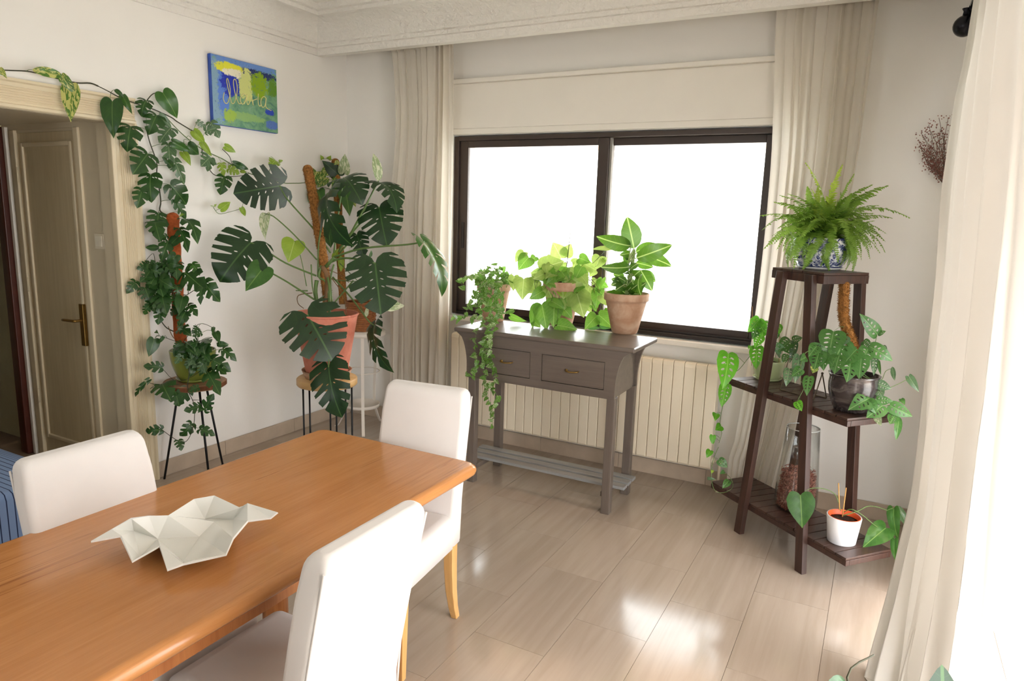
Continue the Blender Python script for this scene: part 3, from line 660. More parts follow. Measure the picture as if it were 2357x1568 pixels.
# ================================================================== PAINTING
pa = thing('painting', (.02, -.96, 2.28), 'abstract blue and green canvas with a cursive word in relief', 'painting')
y0, y1, z0, z1 = -1.214, -.707, 2.080, 2.486
def m_paint():
    t = Nt('abstract_paint'); c = t.n('ShaderNodeTexCoord'); mp = t.n('ShaderNodeMapping'); mp.vector_type = 'TEXTURE'
    mp.inputs['Location'].default_value = (0, y0, z0); mp.inputs['Scale'].default_value = (1, y1 - y0, z1 - z0); t.l(c.outputs['Object'], mp.inputs[0])
    sx = t.n('ShaderNodeSeparateXYZ'); t.l(mp.outputs[0], sx.inputs[0]); Y, Z = sx.outputs[1], sx.outputs[2]
    nz = t.n('ShaderNodeTexNoise'); nz.inputs['Scale'].default_value = 9; nz.inputs['Detail'].default_value = 6; t.l(c.outputs['Object'], nz.inputs['Vector'])
    fine = t.noise(c.outputs['Object'], 42, 5, .7, 1.0); med = t.noise(c.outputs['Object'], 14, 5, .65, 1.4)
    col = t.ramp(med, [(.3, srgb(66, 122, 108)), (.5, srgb(112, 158, 120)), (.7, srgb(134, 172, 140))])
    def blob(cy, cz, ry, rz, color, col, soft=.5, edge=1.0):
        dy = t.math('DIVIDE', t.math('SUBTRACT', Y, cy), ry); dz = t.math('DIVIDE', t.math('SUBTRACT', Z, cz), rz)
        d = t.math('ADD', t.math('MULTIPLY', dy, dy), t.math('MULTIPLY', dz, dz))
        d = t.math('ADD', d, t.math('MULTIPLY', t.math('SUBTRACT', med, .5), 3.0 * edge)); d = t.math('ADD', d, t.math('MULTIPLY', t.math('SUBTRACT', fine, .5), 3.0 * edge))
        f = t.n('ShaderNodeMapRange'); t.l(d, f.inputs[0]); f.inputs[1].default_value = 1 - soft * .3; f.inputs[2].default_value = 1 + soft * .3; f.inputs[3].default_value = 1; f.inputs[4].default_value = 0
        return t.mix(f.outputs[0], col, color)
    col = blob(.06, .5, .16, .55, srgb(132, 166, 190), col)
    col = blob(.5, 1.02, .62, .16, srgb(104, 142, 206), col)
    col = blob(.17, .5, .09, .42, srgb(92, 132, 214), col)
    col = blob(.27, .64, .14, .20, srgb(34, 52, 176), col)
    col = blob(.6, .84, .42, .07, srgb(30, 44, 104), col)
    col = blob(.28, .85, .24, .075, srgb(226, 224, 60), col)
    col = blob(.36, .79, .17, .06, srgb(236, 230, 206), col)
    col = blob(.50, .66, .10, .24, srgb(206, 212, 132), col)
    col = blob(.72, .70, .14, .18, srgb(134, 168, 22), col)
    col = blob(.92, .70, .08, .14, srgb(96, 140, 40), col)
    col = blob(.45, .18, .3, .06, srgb(140, 180, 110), col)
    col = blob(.24, .16, .09, .10, srgb(158, 190, 72), col)
    col = blob(.86, .32, .07, .05, srgb(40, 70, 180), col)
    col = blob(.9, .12, .1, .07, srgb(84, 118, 190), col)
    col = t.mix(t.math('MULTIPLY', t.math('GREATER_THAN', fine, .62), .55), col, srgb(52, 84, 136))
    return t.done(t.bsdf(col, .4, .4, 0, fine, .5, .004))
put(MB().box(.003, .030, y0 + .002, y1 - .002, z0 + .002, z1 - .002), 'canvas_edge', plain('blue_canvas_edge', srgb(42, 82, 176), .5, var=.15, vs=20), pa, bevel=.003)
put(MB().box(.0302, .0325, y0 + .004, y1 - .004, z0 + .004, z1 - .004), 'painted_face', m_paint(), pa)
KP = crop(450, 100, 6.818)
def pp(x, y): return on(*KP(x, y), 0, .034)
CORD = plain('cream_relief_cord', srgb(222, 216, 150), .6)
for st in ([(450, 770), (435, 860), (465, 935), (510, 920), (545, 760), (520, 600), (500, 548), (488, 580), (500, 660), (530, 790), (560, 920), (590, 945), (620, 900), (655, 740), (640, 600), (615, 560), (595, 590), (600, 680), (630, 820), (670, 930), (700, 948), (725, 930)],
           [(800, 830), (765, 790), (715, 830), (705, 900), (730, 950), (765, 935), (795, 860), (808, 800), (800, 900), (820, 960), (845, 930), (855, 840)],
           [(850, 900), (862, 840), (880, 850), (890, 900), (905, 975), (900, 900), (930, 885), (965, 870)],
           [(985, 790), (980, 870), (990, 960), (1015, 985), (1030, 960)],
           [(1105, 860), (1075, 832), (1035, 870), (1025, 940), (1050, 1000), (1085, 985), (1105, 900), (1108, 860), (1100, 970), (1125, 1020), (1190, 1055)]):
    put(MB().tube(spline([pp(*q) for q in st], 4), .0028, 5), 'relief_letter', CORD, pa, True)

# dried flowers behind the balcony curtain
df = thing('dried_flowers', tuple(on(2165, 440, 1, -.06)), 'bunch of dried reddish brown flowers hung on the wall beside the balcony curtain', 'dried flowers')
DRY = plain('dried_flower', srgb(150, 104, 94), .9, .1, var=.25, vs=60); DRYS = plain('dried_twig', srgb(122, 98, 84), .9, .1)
FH = MB(); rd = random.Random(5); root = on(2178, 430, 1, -.05)
for k in range(34):
    px = rd.uniform(2112, 2205); py = rd.uniform(262, 385) if px > 2135 else rd.uniform(305, 375)
    tip = on(px, py, 1, -.05 - rd.uniform(0, .06)); mid = root.lerp(tip, .5) + Vector((rd.uniform(-.02, .02), rd.uniform(-.02, .0), rd.uniform(-.01, .02)))
    pth = spline([root, mid, tip], 4)
    tw = put(MB().tube(pth, .0011, 4), 'twig', DRYS, df, True)
    for j in range(26):
        c = pth[rd.randint(3, len(pth) - 1)] + Vector((rd.gauss(0, .012), rd.gauss(0, .009), rd.gauss(0, .012))); c.y = min(c.y, -.012)
        r = rd.uniform(.0022, .0045); FH.add([c + Vector((r, 0, 0)), c + Vector((-r, 0, 0)), c + Vector((0, r, 0)), c + Vector((0, -r, 0)), c + Vector((0, 0, r)), c + Vector((0, 0, -r))], [(0, 2, 4), (2, 1, 4), (1, 3, 4), (3, 0, 4), (2, 0, 5), (1, 2, 5), (3, 1, 5), (0, 3, 5)])
tag(put(FH, 'flower_heads', DRY, df), kind='stuff')

# ================================================================== CONSOLE TABLE UNDER THE WINDOW
PZ = .945
ct = thing('console_table', (2.03, -.58, 0), 'grey-brown painted console table with two drawers under the window', 'table')
CX0, CX1, CY0, CY1 = 1.485, 2.585, -.785, -.375
put(MB().box(CX0, CX1, CY0, CY1, PZ - .026, PZ), 'table_top', GREYW, ct, bevel=.008, seg=3)
lx0, lx1 = 1.572, 2.486
def flare(z):                   # concave flare of the end boards
    k = max(0, min(1, (z - .70) / (PZ - .026 - .70))); return .085 * (1 - math.sqrt(max(0, 1 - k * k))) * .9
def inside(p, poly):
    c = False; n = len(poly)
    for i in range(n):
        a, b_ = poly[i], poly[(i + 1) % n]
        if (a[1] > p[1]) != (b_[1] > p[1]) and p[0] < (b_[0] - a[0]) * (p[1] - a[1]) / (b_[1] - a[1]) + a[0]: c = not c
    return c
def cdt_clip(vs, ed, outline, holes):      # triangulate, keep what lies inside the outline and outside the holes
    r = delaunay_2d_cdt(vs, ed, [], 0, 1e-6); F = []
    for f in r[2]:
        c = sum((r[0][i] for i in f), Vector((0, 0))) / len(f)
        if inside(c, outline) and not any(inside(c, h) for h in holes): F.append(tuple(f))
    used = sorted({i for f in F for i in f}); mp = {o: k for k, o in enumerate(used)}
    return [r[0][i] for i in used], None, [tuple(mp[i] for i in f) for f in F]
def apron(y0, y1, holes):
    m = MB(); zs = [.655, .70] + [.70 + (PZ - .026 - .70) * k / 8 for k in range(1, 9)]
    left = [(lx0 - flare(z), z) for z in zs]; right = [(lx1 + flare(z), z) for z in zs]
    outline = right + left[::-1]
    vs = [Vector(p) for p in outline]; ed = [(i, (i + 1) % len(vs)) for i in range(len(vs))]
    for h in holes:
        o = len(vs); vs += [Vector(p) for p in ((h[0], h[2]), (h[0], h[3]), (h[1], h[3]), (h[1], h[2]))]; ed += [(o + i, o + (i + 1) % 4) for i in range(4)]
    r = cdt_clip(vs, ed, outline, [[(h[0], h[2]), (h[0], h[3]), (h[1], h[3]), (h[1], h[2])] for h in holes])
    n = len(r[0]); m.add([(p.x, y0, p.y) for p in r[0]] + [(p.x, y1, p.y) for p in r[0]], [tuple(f) for f in r[2]] + [tuple(i + n for i in reversed(f)) for f in r[2]])
    def skirt(loop):
        for i in range(len(loop)):
            a, b_ = loop[i], loop[(i + 1) % len(loop)]
            m.add([(a[0], y0, a[1]), (b_[0], y0, b_[1]), (b_[0], y1, b_[1]), (a[0], y1, a[1])], [(0, 1, 2, 3)])
    skirt(outline)
    for h in holes: skirt([(h[0], h[2]), (h[0], h[3]), (h[1], h[3]), (h[1], h[2])])
    return m
DR = [(1.690, 1.985, .700, .852), (2.055, 2.425, .700, .852)]
put(apron(-.772, -.752, DR), 'front_board', GREYW, ct)
put(apron(-.405, -.385, []), 'rear_board', GREYW, ct)
for x in (lx0 + .012, lx1 - .03): put(MB().box(x, x + .018, -.752, -.405, .655, PZ - .026), 'side_board', GREYW, ct)
for h in DR:
    d_ = put(MB().box(h[0] + .003, h[1] - .003, -.769, -.45, h[2] + .003, h[3] - .003), 'drawer', GREYW, ct, bevel=.002)
    cx = (h[0] + h[1]) / 2; cz = (h[2] + h[3]) / 2 + .004
    put(MB().tube(spline([(cx - .034, -.769, cz), (cx - .032, -.79, cz), (cx, -.797, cz - .003), (cx + .034, -.79, cz), (cx + .036, -.769, cz)], 4), .004, 6).box(cx - .042, cx - .028, -.772, -.769, cz - .006, cz + .006), 'pull_handle', BRASS, d_, True)
for x in (lx0, lx1 - .048):
    for y in (-.752, -.43): put(MB().box(x, x + .048, y, y + .045, 0, .66), 'leg', GREYL, ct, bevel=.003)
for x in (1.60, 2.42): put(MB().box(x, x + .03, -.72, -.40, .085, .113), 'cleat', GREYL, ct, bevel=.002)
for k, y in enumerate((-.645, -.57, -.495)): put(MB().box(1.50, 2.53, y, y + .055, .114, .132), 'shelf_slat', SLATW, ct, bevel=.003)

# ================================================================== DARK PLANT STAND
SA = Vector((3.136, -.5945, 0)); SD = Vector((.767, -.642, 0)).normalized(); SN = Vector((-SD.y, SD.x, 0))
def S(s, n, z): return SA + SD * s + SN * n + Vector((0, 0, z))
st = thing('plant_stand', tuple(S(.2, .15, 0)), 'dark stained three-tier wooden plant stand in the corner', 'plant stand')
def sbox(s0, s1, n0, n1, z0, z1): return MB().box(s0, s1, n0, n1, z0, z1, lambda v: S(v.x, v.y, v.z))
DP = .27
SHZ = ((.178, -.27, .655), (.785, -.195, .575), (1.390, .04, .362))
for sz, a, b_ in SHZ:
    fz = .038 if sz < 1 else .05
    put(sbox(a, b_, .03, .052, sz - fz, sz - .012), 'shelf_rail', STANDW, st, bevel=.002)
    put(sbox(a, b_, .03 + DP - .022, .03 + DP, sz - fz, sz - .012), 'shelf_rail', STANDW, st, bevel=.002)
    put(sbox(b_ - .022, b_, .052, .03 + DP - .022, sz - fz, sz - .012), 'end_rail', STANDW, st, bevel=.002)
    put(sbox(a, a + .022, .052, .03 + DP - .022, sz - fz, sz - .012), 'end_rail', STANDW, st, bevel=.002)
    n = round((b_ - a) / .0625); p = (b_ - a) / n
    for k in range(n): put(sbox(a + p * k + .0022, a + p * (k + 1) - .0022, .03, .03 + DP, sz - .012, sz), 'slat', STANDS, st, bevel=.0015, seg=1)
for n0, n1 in ((.0, .03), (.03 + DP, .06 + DP)):
    for s0, s1 in ((-.022, .102), (.407, .276)):
        m = MB(); m.loft([[S(s_, n_, z) for s_, n_ in ((q, n0), (q + .046, n0), (q + .046, n1), (q, n1))] for q, z in ((s0, 0), (s1, 1.378))]); put(m, 'leg', STANDW, st, bevel=.002)

# ================================================================== LEAF SHAPES
def resample(pts, n):
    P = [Vector(p) for p in pts]; L = [0]
    for a, b_ in zip(P, P[1:]): L.append(L[-1] + (b_ - a).length)
    out = []
    for k in range(n + 1):
        s = L[-1] * k / n; i = 0
        while i < len(L) - 2 and L[i + 1] < s: i += 1
        out.append(P[i].lerp(P[i + 1], (s - L[i]) / max(1e-9, L[i + 1] - L[i])))
    return out
HALF = {
 'heart': [(0, 0), (.06, -.07), (.17, -.13), (.29, -.11), (.38, 0), (.42, .14), (.41, .3), (.35, .48), (.25, .66), (.13, .83), (.04, .94), (0, 1)],
 'lance': [(0, 0), (.05, .02), (.13, .1), (.19, .25), (.21, .42), (.185, .62), (.11, .82), (.04, .95), (0, 1)],
 'monst': [(0, 0), (.05, -.12), (.16, -.21), (.31, -.21), (.43, -.12), (.50, .03), (.53, .19), (.52, .35), (.47, .51), (.39, .67), (.28, .82), (.14, .93), (.04, .98), (0, 1)],
 'tetra': [(0, 0), (.05, -.07), (.16, -.12), (.30, -.08), (.40, .06), (.44, .22), (.42, .4), (.36, .57), (.26, .74), (.13, .9), (.04, .97), (0, 1)],
 'adan': [(0, 0), (.06, -.05), (.17, -.08), (.29, -.03), (.37, .1), (.39, .26), (.36, .44), (.28, .62), (.17, .79), (.06, .93), (0, 1)],
}
def split_half(half, cuts):
    """cuts: (centre fraction, half width, depth) along the dense half outline"""
    D = resample(half, 60); out = []; i = 0
    cuts = sorted(cuts)
    while i <= 60:
        f = i / 60; c = next((c for c in cuts if c[0] - c[1] <= f <= c[0] + c[1]), None)
        if c is None: out.append(D[i]); i += 1; continue
        m_ = D[round(c[0] * 60)]; a = D[max(0, int((c[0] - c[1]) * 60))]; b_ = D[min(60, math.ceil((c[0] + c[1]) * 60))]
        tgt = Vector((.04, m_.y - .17)); I = m_.lerp(tgt, c[2]); I.x = max(I.x, .07)
        w_ = (b_ - a) * .22
        out += [a, a.lerp(I, .6) - w_ * .25, I - w_ * .55, Vector((max(.055, I.x - .015), I.y - .012)), I + w_ * .55, b_.lerp(I, .6) + w_ * .25, b_]
        while i <= 60 and i / 60 <= c[0] + c[1]: i += 1
    return out
def ell(cx, cy, rx, ry, ang, n=8):
    ca, sa = math.cos(ang), math.sin(ang)
    return [Vector((cx + rx * math.cos(a) * ca - ry * math.sin(a) * sa, cy + rx * math.cos(a) * sa + ry * math.sin(a) * ca)) for a in [2 * math.pi * k / n for k in range(n)]]
def leaf_outline(kind, seed):
    r = random.Random(seed); j = lambda v, a: v * (1 + r.uniform(-a, a)); holes = []
    hv = HALF[kind]; sides = []
    for sgn in (1, -1):
        cuts = []
        if kind == 'monst':
            cuts = [(f + r.uniform(-.02, .02), r.uniform(.009, .018), r.uniform(.45, .8)) for f in (.33, .455, .57, .685, .80)]
            for y in (.02, .17, .33, .48): 
                if r.random() < .6: holes.append(ell(sgn * r.uniform(.075, .10), y + r.uniform(-.015, .015), .034, .011, sgn * .5))
        elif kind == 'tetra':
            cuts = [(f + r.uniform(-.02, .02), r.uniform(.028, .042), r.uniform(.66, .82)) for f in ((.40, .58, .76) if sgn > 0 else (.45, .66))]
            if r.random() < .7: holes.append(ell(sgn * .10, .12, .05, .018, sgn * .6))
        elif kind == 'adan':
            for y, rx in ((.08, .085), (.25, .10), (.42, .09), (.58, .065)):
                holes.append(ell(sgn * (.055 + rx * .98), y + .07 + r.uniform(-.02, .02), rx * .8, .03, sgn * .45))
            for y in (.16, .33): holes.append(ell(sgn * .07, y + r.uniform(-.01, .01), .025, .011, sgn * .5, 6))
        pts = split_half(hv, cuts) if cuts else resample(hv, 18)
        sides.append([Vector((sgn * p.x * (1 + r.uniform(-.02, .02)), p.y)) for p in pts])
    out = sides[0] + sides[1][::-1][1:-1]
    return out, holes
LEAFC = {}
BENDS = {0: (.35, .10, .0), 1: (.9, .22, .25), 2: (1.5, .30, .5), 3: (-.35, .28, .0)}
def leaf_mesh(kind, var, mat):
    key = (kind, var, mat.name)
    if key in LEAFC: return LEAFC[key]
    out, holes = leaf_outline(kind, var * 17 + 3)
    vs = [Vector((p.x, p.y)) for p in out]; ed = [(i, (i + 1) % len(vs)) for i in range(len(vs))]
    for h in holes:
        o = len(vs); vs += [Vector((p.x, p.y)) for p in h]; ed += [(o + i, o + (i + 1) % len(h)) for i in range(len(h))]
    g = .14
    for a in range(-4, 5):
        for b_ in range(-1, 8): vs.append(Vector((a * g + (.5 * g if b_ % 2 else 0) * .6, b_ * g + .03)))
    for k in range(11): vs.append(Vector((0, .02 + k * .096)))
    r = cdt_clip(vs, ed, out, holes)
    kap, fold, wav = BENDS[var % 4]
    def bend(p):
        x, y = p.x, p.y; z = fold * abs(x) - .35 * abs(kap) * x * x * 1.2 - (fold * .05)
        z += wav * .04 * math.sin(9 * y + 4 * x) * abs(x) * 3
        if abs(kap) > 1e-3: yy = math.sin(kap * y) / kap; zz = -(1 - math.cos(kap * y)) / kap
        else: yy = y; zz = 0
        return Vector((x, yy, z * 1.0 + zz))
    tp = bend(Vector((0, 1))); Lt = math.hypot(tp.y, tp.z); ca, sa = tp.y / Lt, tp.z / Lt
    V = []
    for p in r[0]:
        q = bend(p); V.append((q.x, (q.y * ca + q.z * sa) / Lt, (-q.y * sa + q.z * ca) / Lt))
    F = [tuple(f) for f in r[2]]
    m = bpy.data.meshes.new(kind + '_leaf'); m.from_pydata(V, [], F)
    uv = m.uv_layers.new(name='UVMap')
    for l in m.loops:
        p = r[0][l.vertex_index]; uv.data[l.index].uv = (p.x + .5, max(0, min(1, p.y)))
    for p in m.polygons: p.use_smooth = True
    m.materials.append(mat); m.update(); LEAFC[key] = m
    return m
LR = random.Random(21)
LSC = {'mini_monstera_leaf': 1.15, 'syngonium_leaf': 1.22, 'syngonium_bright_leaf': 1.18, 'dieffenbachia_leaf': 1.06, 'adansonii_leaf': 1.12, 'backlit_adansonii_leaf': 1.08, 'njoy_pothos_leaf': 1.12}     # growth per kind
def leaf(par, kind, b_, t_, mat, wr=1.0, roll=0.0, var=None, up=.12, name='leaf'):
    b_ = Vector(b_); t_ = Vector(t_); t_ = b_ + (t_ - b_) * LSC.get(mat.name, 1.0); ax = t_ - b_; L = ax.length; Y = ax / L
    n = ((CAM - (b_ + t_) / 2).normalized() + Vector((0, 0, up))); n = (n - Y * n.dot(Y))
    if n.length < 1e-3: n = Vector((0, 0, 1)) - Y * Y.z
    n.normalize(); n = Matrix.Rotation(math.radians(roll), 3, Y) @ n
    X = Y.cross(n)
    M = Matrix(((X.x * L * wr, Y.x * L, n.x * L, b_.x), (X.y * L * wr, Y.y * L, n.y * L, b_.y), (X.z * L * wr, Y.z * L, n.z * L, b_.z), (0, 0, 0, 1)))
    if var is None: var = LR.choice((0, 1, 1, 2))
    if b_.x < .3 and b_.y > -2.2:
        mx = min((M @ v.co).x for v in leaf_mesh(kind, var, mat).vertices)
        lim = .045 if b_.y < -1.62 else .014
        if mx < lim: M.translation.x += lim - mx
    return link(name, leaf_mesh(kind, var, mat), mat, par, M)
def stem(par, pts, r, mat=None, name='stem', n=5, sm=4):
    p = spline(pts, sm) if len(pts) > 2 else [Vector(q) for q in pts]
    rr = [r * (1 - .35 * i / max(1, len(p) - 1)) for i in range(len(p))]
    return put(MB().tube(p, rr, n), name, mat or STEMG, par, True)
def petiole(par, nodes, b_, r=.0013, mat=None, sag=.012):
    b_ = Vector(b_); a = min(nodes, key=lambda q: (Vector(q) - b_).length); a = Vector(a); L = (a - b_).length
    if L < .006 or L > .35: return
    mid = a.lerp(b_, .5) + Vector((0, 0, sag * min(1, L / .08))); mid.x = max(mid.x, .03)
    stem(par, [a, mid, b_], r, mat, 'petiole', 4, 3)

def lathe_pot(par, base, r0, r1, h, mat, name='pot', band=None, belly=0, wall_=.008, soil=.02, soilmat=None, n=30):
    """flower pot of base radius r0 and rim radius r1 standing on base"""
    pr = [(r0 * .96, 0), (r0, .006)]
    for k in range(1, 8):
        f = k / 8; pr.append((r0 + (r1 - r0) * f + belly * math.sin(math.pi * f), h * f))
    if band:
        zb = h * (1 - band); rb = r0 + (r1 - r0) * (1 - band)
        pr = [p for p in pr if p[1] < zb - .004] + [(rb, zb), (r1 * .985, zb + .004), (r1, zb + .012), (r1, h - .006)]
    pr += [(r1, h - .004), (r1 - .002, h), (r1 - wall_ + .001, h), (r1 - wall_, h - .004), (r1 - wall_ - .004, h - soil - .01), (.001, h - soil - .01)]
    put(MB().lathe(pr, base, n, cap=True), name, mat, par, True)
    rs = r1 - wall_ - .002; bz = Vector(base) + Vector((0, 0, h - soil))
    m = MB().grid(lambda u, v: bz + Vector((rs * v * math.cos(2 * math.pi * u), rs * v * math.sin(2 * math.pi * u), .006 * noise.noise(Vector((u * 9, v * 5, 1.3))) * (1 - v) + .004 * (1 - v))), 20, 6)
    put(m, 'soil', soilmat or SOIL, par, True)
    return bz
def saucer(par, base, r, h, mat):
    put(MB().lathe([(r * .8, 0), (r * .85, .002), (r, h), (r - .004, h), (r * .82, .005), (.001, .005)], base, 28), 'saucer', mat, par, True)
def pole(par, pts, r, mat, hair=0, seed=1, name='moss_pole'):
    path = spline(pts, 8); m = MB(); rd_ = random.Random(seed); rings = []
    m.tube(path, [r * (1 + .06 * math.sin(i * 1.7)) for i in range(len(path))], 14)
    top = path[0]; ax = (path[0] - path[1]).normalized()
    o = put(m, name, mat, par, True)
    cap = MB(); e1 = ax.orthogonal().normalized(); e2 = ax.cross(e1)
    cap.loft([[top + ax * (r * .8 * math.sin(a)) + (e1 * math.cos(2 * math.pi * k / 14) + e2 * math.sin(2 * math.pi * k / 14)) * (r * math.cos(a) + 1e-4) for k in range(14)] for a in [math.pi / 2 * q / 5 for q in range(6)]])
    put(cap, 'pole_cap', mat, o, True)
    if hair:
        h = MB()
        for _ in range(hair):
            i = rd_.randint(0, len(path) - 2); p = path[i].lerp(path[i + 1], rd_.random()); t_ = (path[i + 1] - path[i]).normalized(); e1 = t_.orthogonal().normalized(); e2 = t_.cross(e1)
            a = rd_.uniform(0, 6.28); d_ = e1 * math.cos(a) + e2 * math.sin(a); q = p + d_ * r * .97; w_ = (t_ * rd_.uniform(-1, 1) + e2 * .4).normalized() * .0018; e = q + d_ * rd_.uniform(.004, .012) + t_ * rd_.uniform(-.01, .01)
            h.add([q - w_, q + w_, e], [(0, 1, 2)])
        tag(put(h, 'coir_fibres', mat, o, fix=False), kind='stuff')
    return path

# ================================================================== MINI MONSTERA ON ROUND STOOL BY THE DOORWAY
SC = Vector((.205, -1.565, 0)); SZ = .600
s_t = thing('round_stool', tuple(SC), 'tripod stool of a wood slice on black metal legs by the doorway', 'stool')
m = MB(); rgs = []
for z, k in ((SZ - .036, .97), (SZ - .03, 1.0), (SZ - .006, 1.0), (SZ, .975)):
    rgs.append([SC + Vector((.168 * k * (1 + .035 * math.sin(3 * a) + .02 * math.sin(7 * a + 1)) * math.cos(a), .168 * k * (1 + .035 * math.sin(3 * a) + .02 * math.sin(7 * a + 1)) * math.sin(a), z)) for a in [2 * math.pi * q / 40 for q in range(40)]])
m.loft(rgs); put(m, 'seat_slice', SLABW, s_t, bevel=.002)
put(MB().loft([[Vector((SC.x + (p.x - SC.x) * 1.012, SC.y + (p.y - SC.y) * 1.012, p.z)) for p in g_] for g_ in rgs[1:3]], cap=False), 'bark_edge', BARK, s_t, True)
for a in (219, 339, 99):
    a = math.radians(a); d_ = Vector((math.cos(a), math.sin(a), 0)); top = SC + d_ * .085; foot = SC + d_ * .195
    put(MB().tube([foot + Vector((0, 0, .0)), top + Vector((0, 0, SZ - .036))], .0065, 8), 'leg', BLACKM, s_t, True)
rt = thing('potted_mini_monstera', (SC.x, SC.y, SZ), 'climbing mini monstera on an orange pole in an olive green pot', 'potted plant')
PB = Vector((SC.x + .0, SC.y, SZ))
saucer(rt, tuple(PB), .098, .018, GREENGL)
soil_rt = lathe_pot(rt, tuple(PB + Vector((0, 0, .006))), .078, .125, .175, GREENGL, belly=.012)
D0 = depth(PB) 
KA = crop(220, 480, 6.532); KB = crop(300, 700, 4.48); KC = crop(220, 180, 4.9); KD = crop(0, 100, 3.367)
pl = pole(rt, [at(398, 500, D0 - .13), at(402, 570, D0 - .11), at(408, 660, D0 - .07), at(416, 780, D0 - .03), soil_rt + Vector((-.03, 0, -.03))], .033, COIRT, 0, 2)
nodes = [p + Vector((.0, 0, 0)) for p in pl] + [soil_rt]
LV = random.Random(3)
def rleaf(K, bx, by, tx, ty, kind='tetra', mat=None, wr=1.0, roll=0, dd=0.0, pet=True, var=None):
    b_ = at(*K(bx, by), D0 + dd + LV.uniform(-.03, .02)); t_ = at(*K(tx, ty), D0 + dd + LV.uniform(-.06, .01))
    b_.x = max(b_.x, .035); t_.x = max(t_.x, .03)
    leaf(rt, kind, b_, t_, mat or L_TETRA, wr, roll, var)
    if pet: petiole(rt, nodes, b_, .0016, STEMG)
def rstem(K, pts, r=.003, dd=0.0, mat=None):
    P = [at(*K(*q), D0 + dd) for q in pts]
    for p in P: p.x = max(p.x, .03)
    stem(rt, P, r, mat or STEMD); nodes.extend(spline(P, 3)); return P
rstem(KA, [(1230, 1500), (1160, 1250), (1060, 1000), (900, 920), (720, 990), (580, 1060), (610, 1200), (760, 1400)], .0028, -.15)
rstem(KA, [(900, 920), (870, 680), (720, 780)], .002, -.15)
rstem(KA, [(1150, 860), (1000, 720), (950, 600)], .0025, -.14)
rstem(KA, [(1320, 1300), (1390, 1290), (1380, 1150), (1330, 1000)], .0025, -.15)
rstem(KA, [(1390, 1290), (1620, 1140)], .002, -.15)
rstem(KB, [(490, 300), (380, 250), (320, 180)], .004, -.04)
rstem(KB, [(520, 400), (440, 340), (390, 230)], .003, -.05, STEMB)
rstem(KB, [(540, 400), (700, 210), (840, 240), (870, 300)], .0018, -.08)
rstem(KB, [(560, 420), (300, 330), (260, 365)], .0018, -.08)
rstem(KB, [(600, 420), (760, 640), (500, 800), (330, 665)], .002, -.14)
rstem(KB, [(620, 560), (600, 760), (590, 880), (640, 990), (660, 1060), (655, 1240), (600, 1390), (530, 1430), (440, 1380), (330, 1300)], .0025, -.17)
rstem(KB, [(640, 990), (760, 990)], .0018, -.17)
rstem(KB, [(650, 1270), (720, 1285)], .0015, -.17)
rstem(KB, [(500, 830), (240, 825), (185, 800)], .0018, -.16)
# up the wall
WV = []
for q in [(790, 1540), (725, 1490), (735, 1390), (710, 1190), (690, 1060), (690, 950), (610, 720), (575, 580)]:
    WV.append(on(*KC(*q), 0, .035))
stem(rt, WV, .0042, STEMD); nodes.extend(spline(WV, 4))
for a in [(940, 75, 890, 380, 'tetra', 1.0), (780, 185, 890, 455, 'tetra', .85), (1345, 160, 1510, 490, 'tetra', .62), (1260, 300, 1370, 620, 'tetra', .5), (1070, 410, 955, 495, 'tetra', .8), (920, 580, 685, 580, 'lance', 1.25),
          (1090, 490, 1000, 760, 'tetra', .75), (700, 840, 510, 890, 'tetra', 1.1), (470, 1085, 145, 1215, 'tetra', .85), (640, 1180, 770, 1390, 'tetra', 1.2), (1345, 960, 1620, 1200, 'tetra', .95), (1640, 1110, 1845, 1370, 'tetra', .85),
          (1620, 1170, 1585, 1415, 'tetra', .55), (900, 1370, 765, 1500, 'tetra', 1.1), (1000, 1310, 1060, 1560, 'tetra', .9), (900, 1290, 960, 1568, 'tetra', .7), (1310, 1330, 1260, 1568, 'heart', .8), (1240, 430, 1090, 590, 'heart', .8), (1210, 700, 1120, 860, 'heart', .9),
          (930, 930, 840, 790, 'tetra', .9), (800, 900, 1040, 990, 'tetra', .9), (860, 960, 690, 1090, 'tetra', .9), (930, 1000, 820, 1170, 'tetra', 1.0), (950, 1050, 1150, 1180, 'tetra', .9), (1020, 850, 880, 880, 'tetra', .8), (900, 1100, 1000, 1300, 'tetra', 1.0), (1100, 1060, 1040, 1290, 'heart', .8), (740, 880, 900, 1010, 'tetra', .9), (800, 1130, 920, 1240, 'heart', .9)]:
    rleaf(KA, *a[:4], a[4], L_SILV if False else L_TETRA, a[5], LV.uniform(-25, 25), -.16)
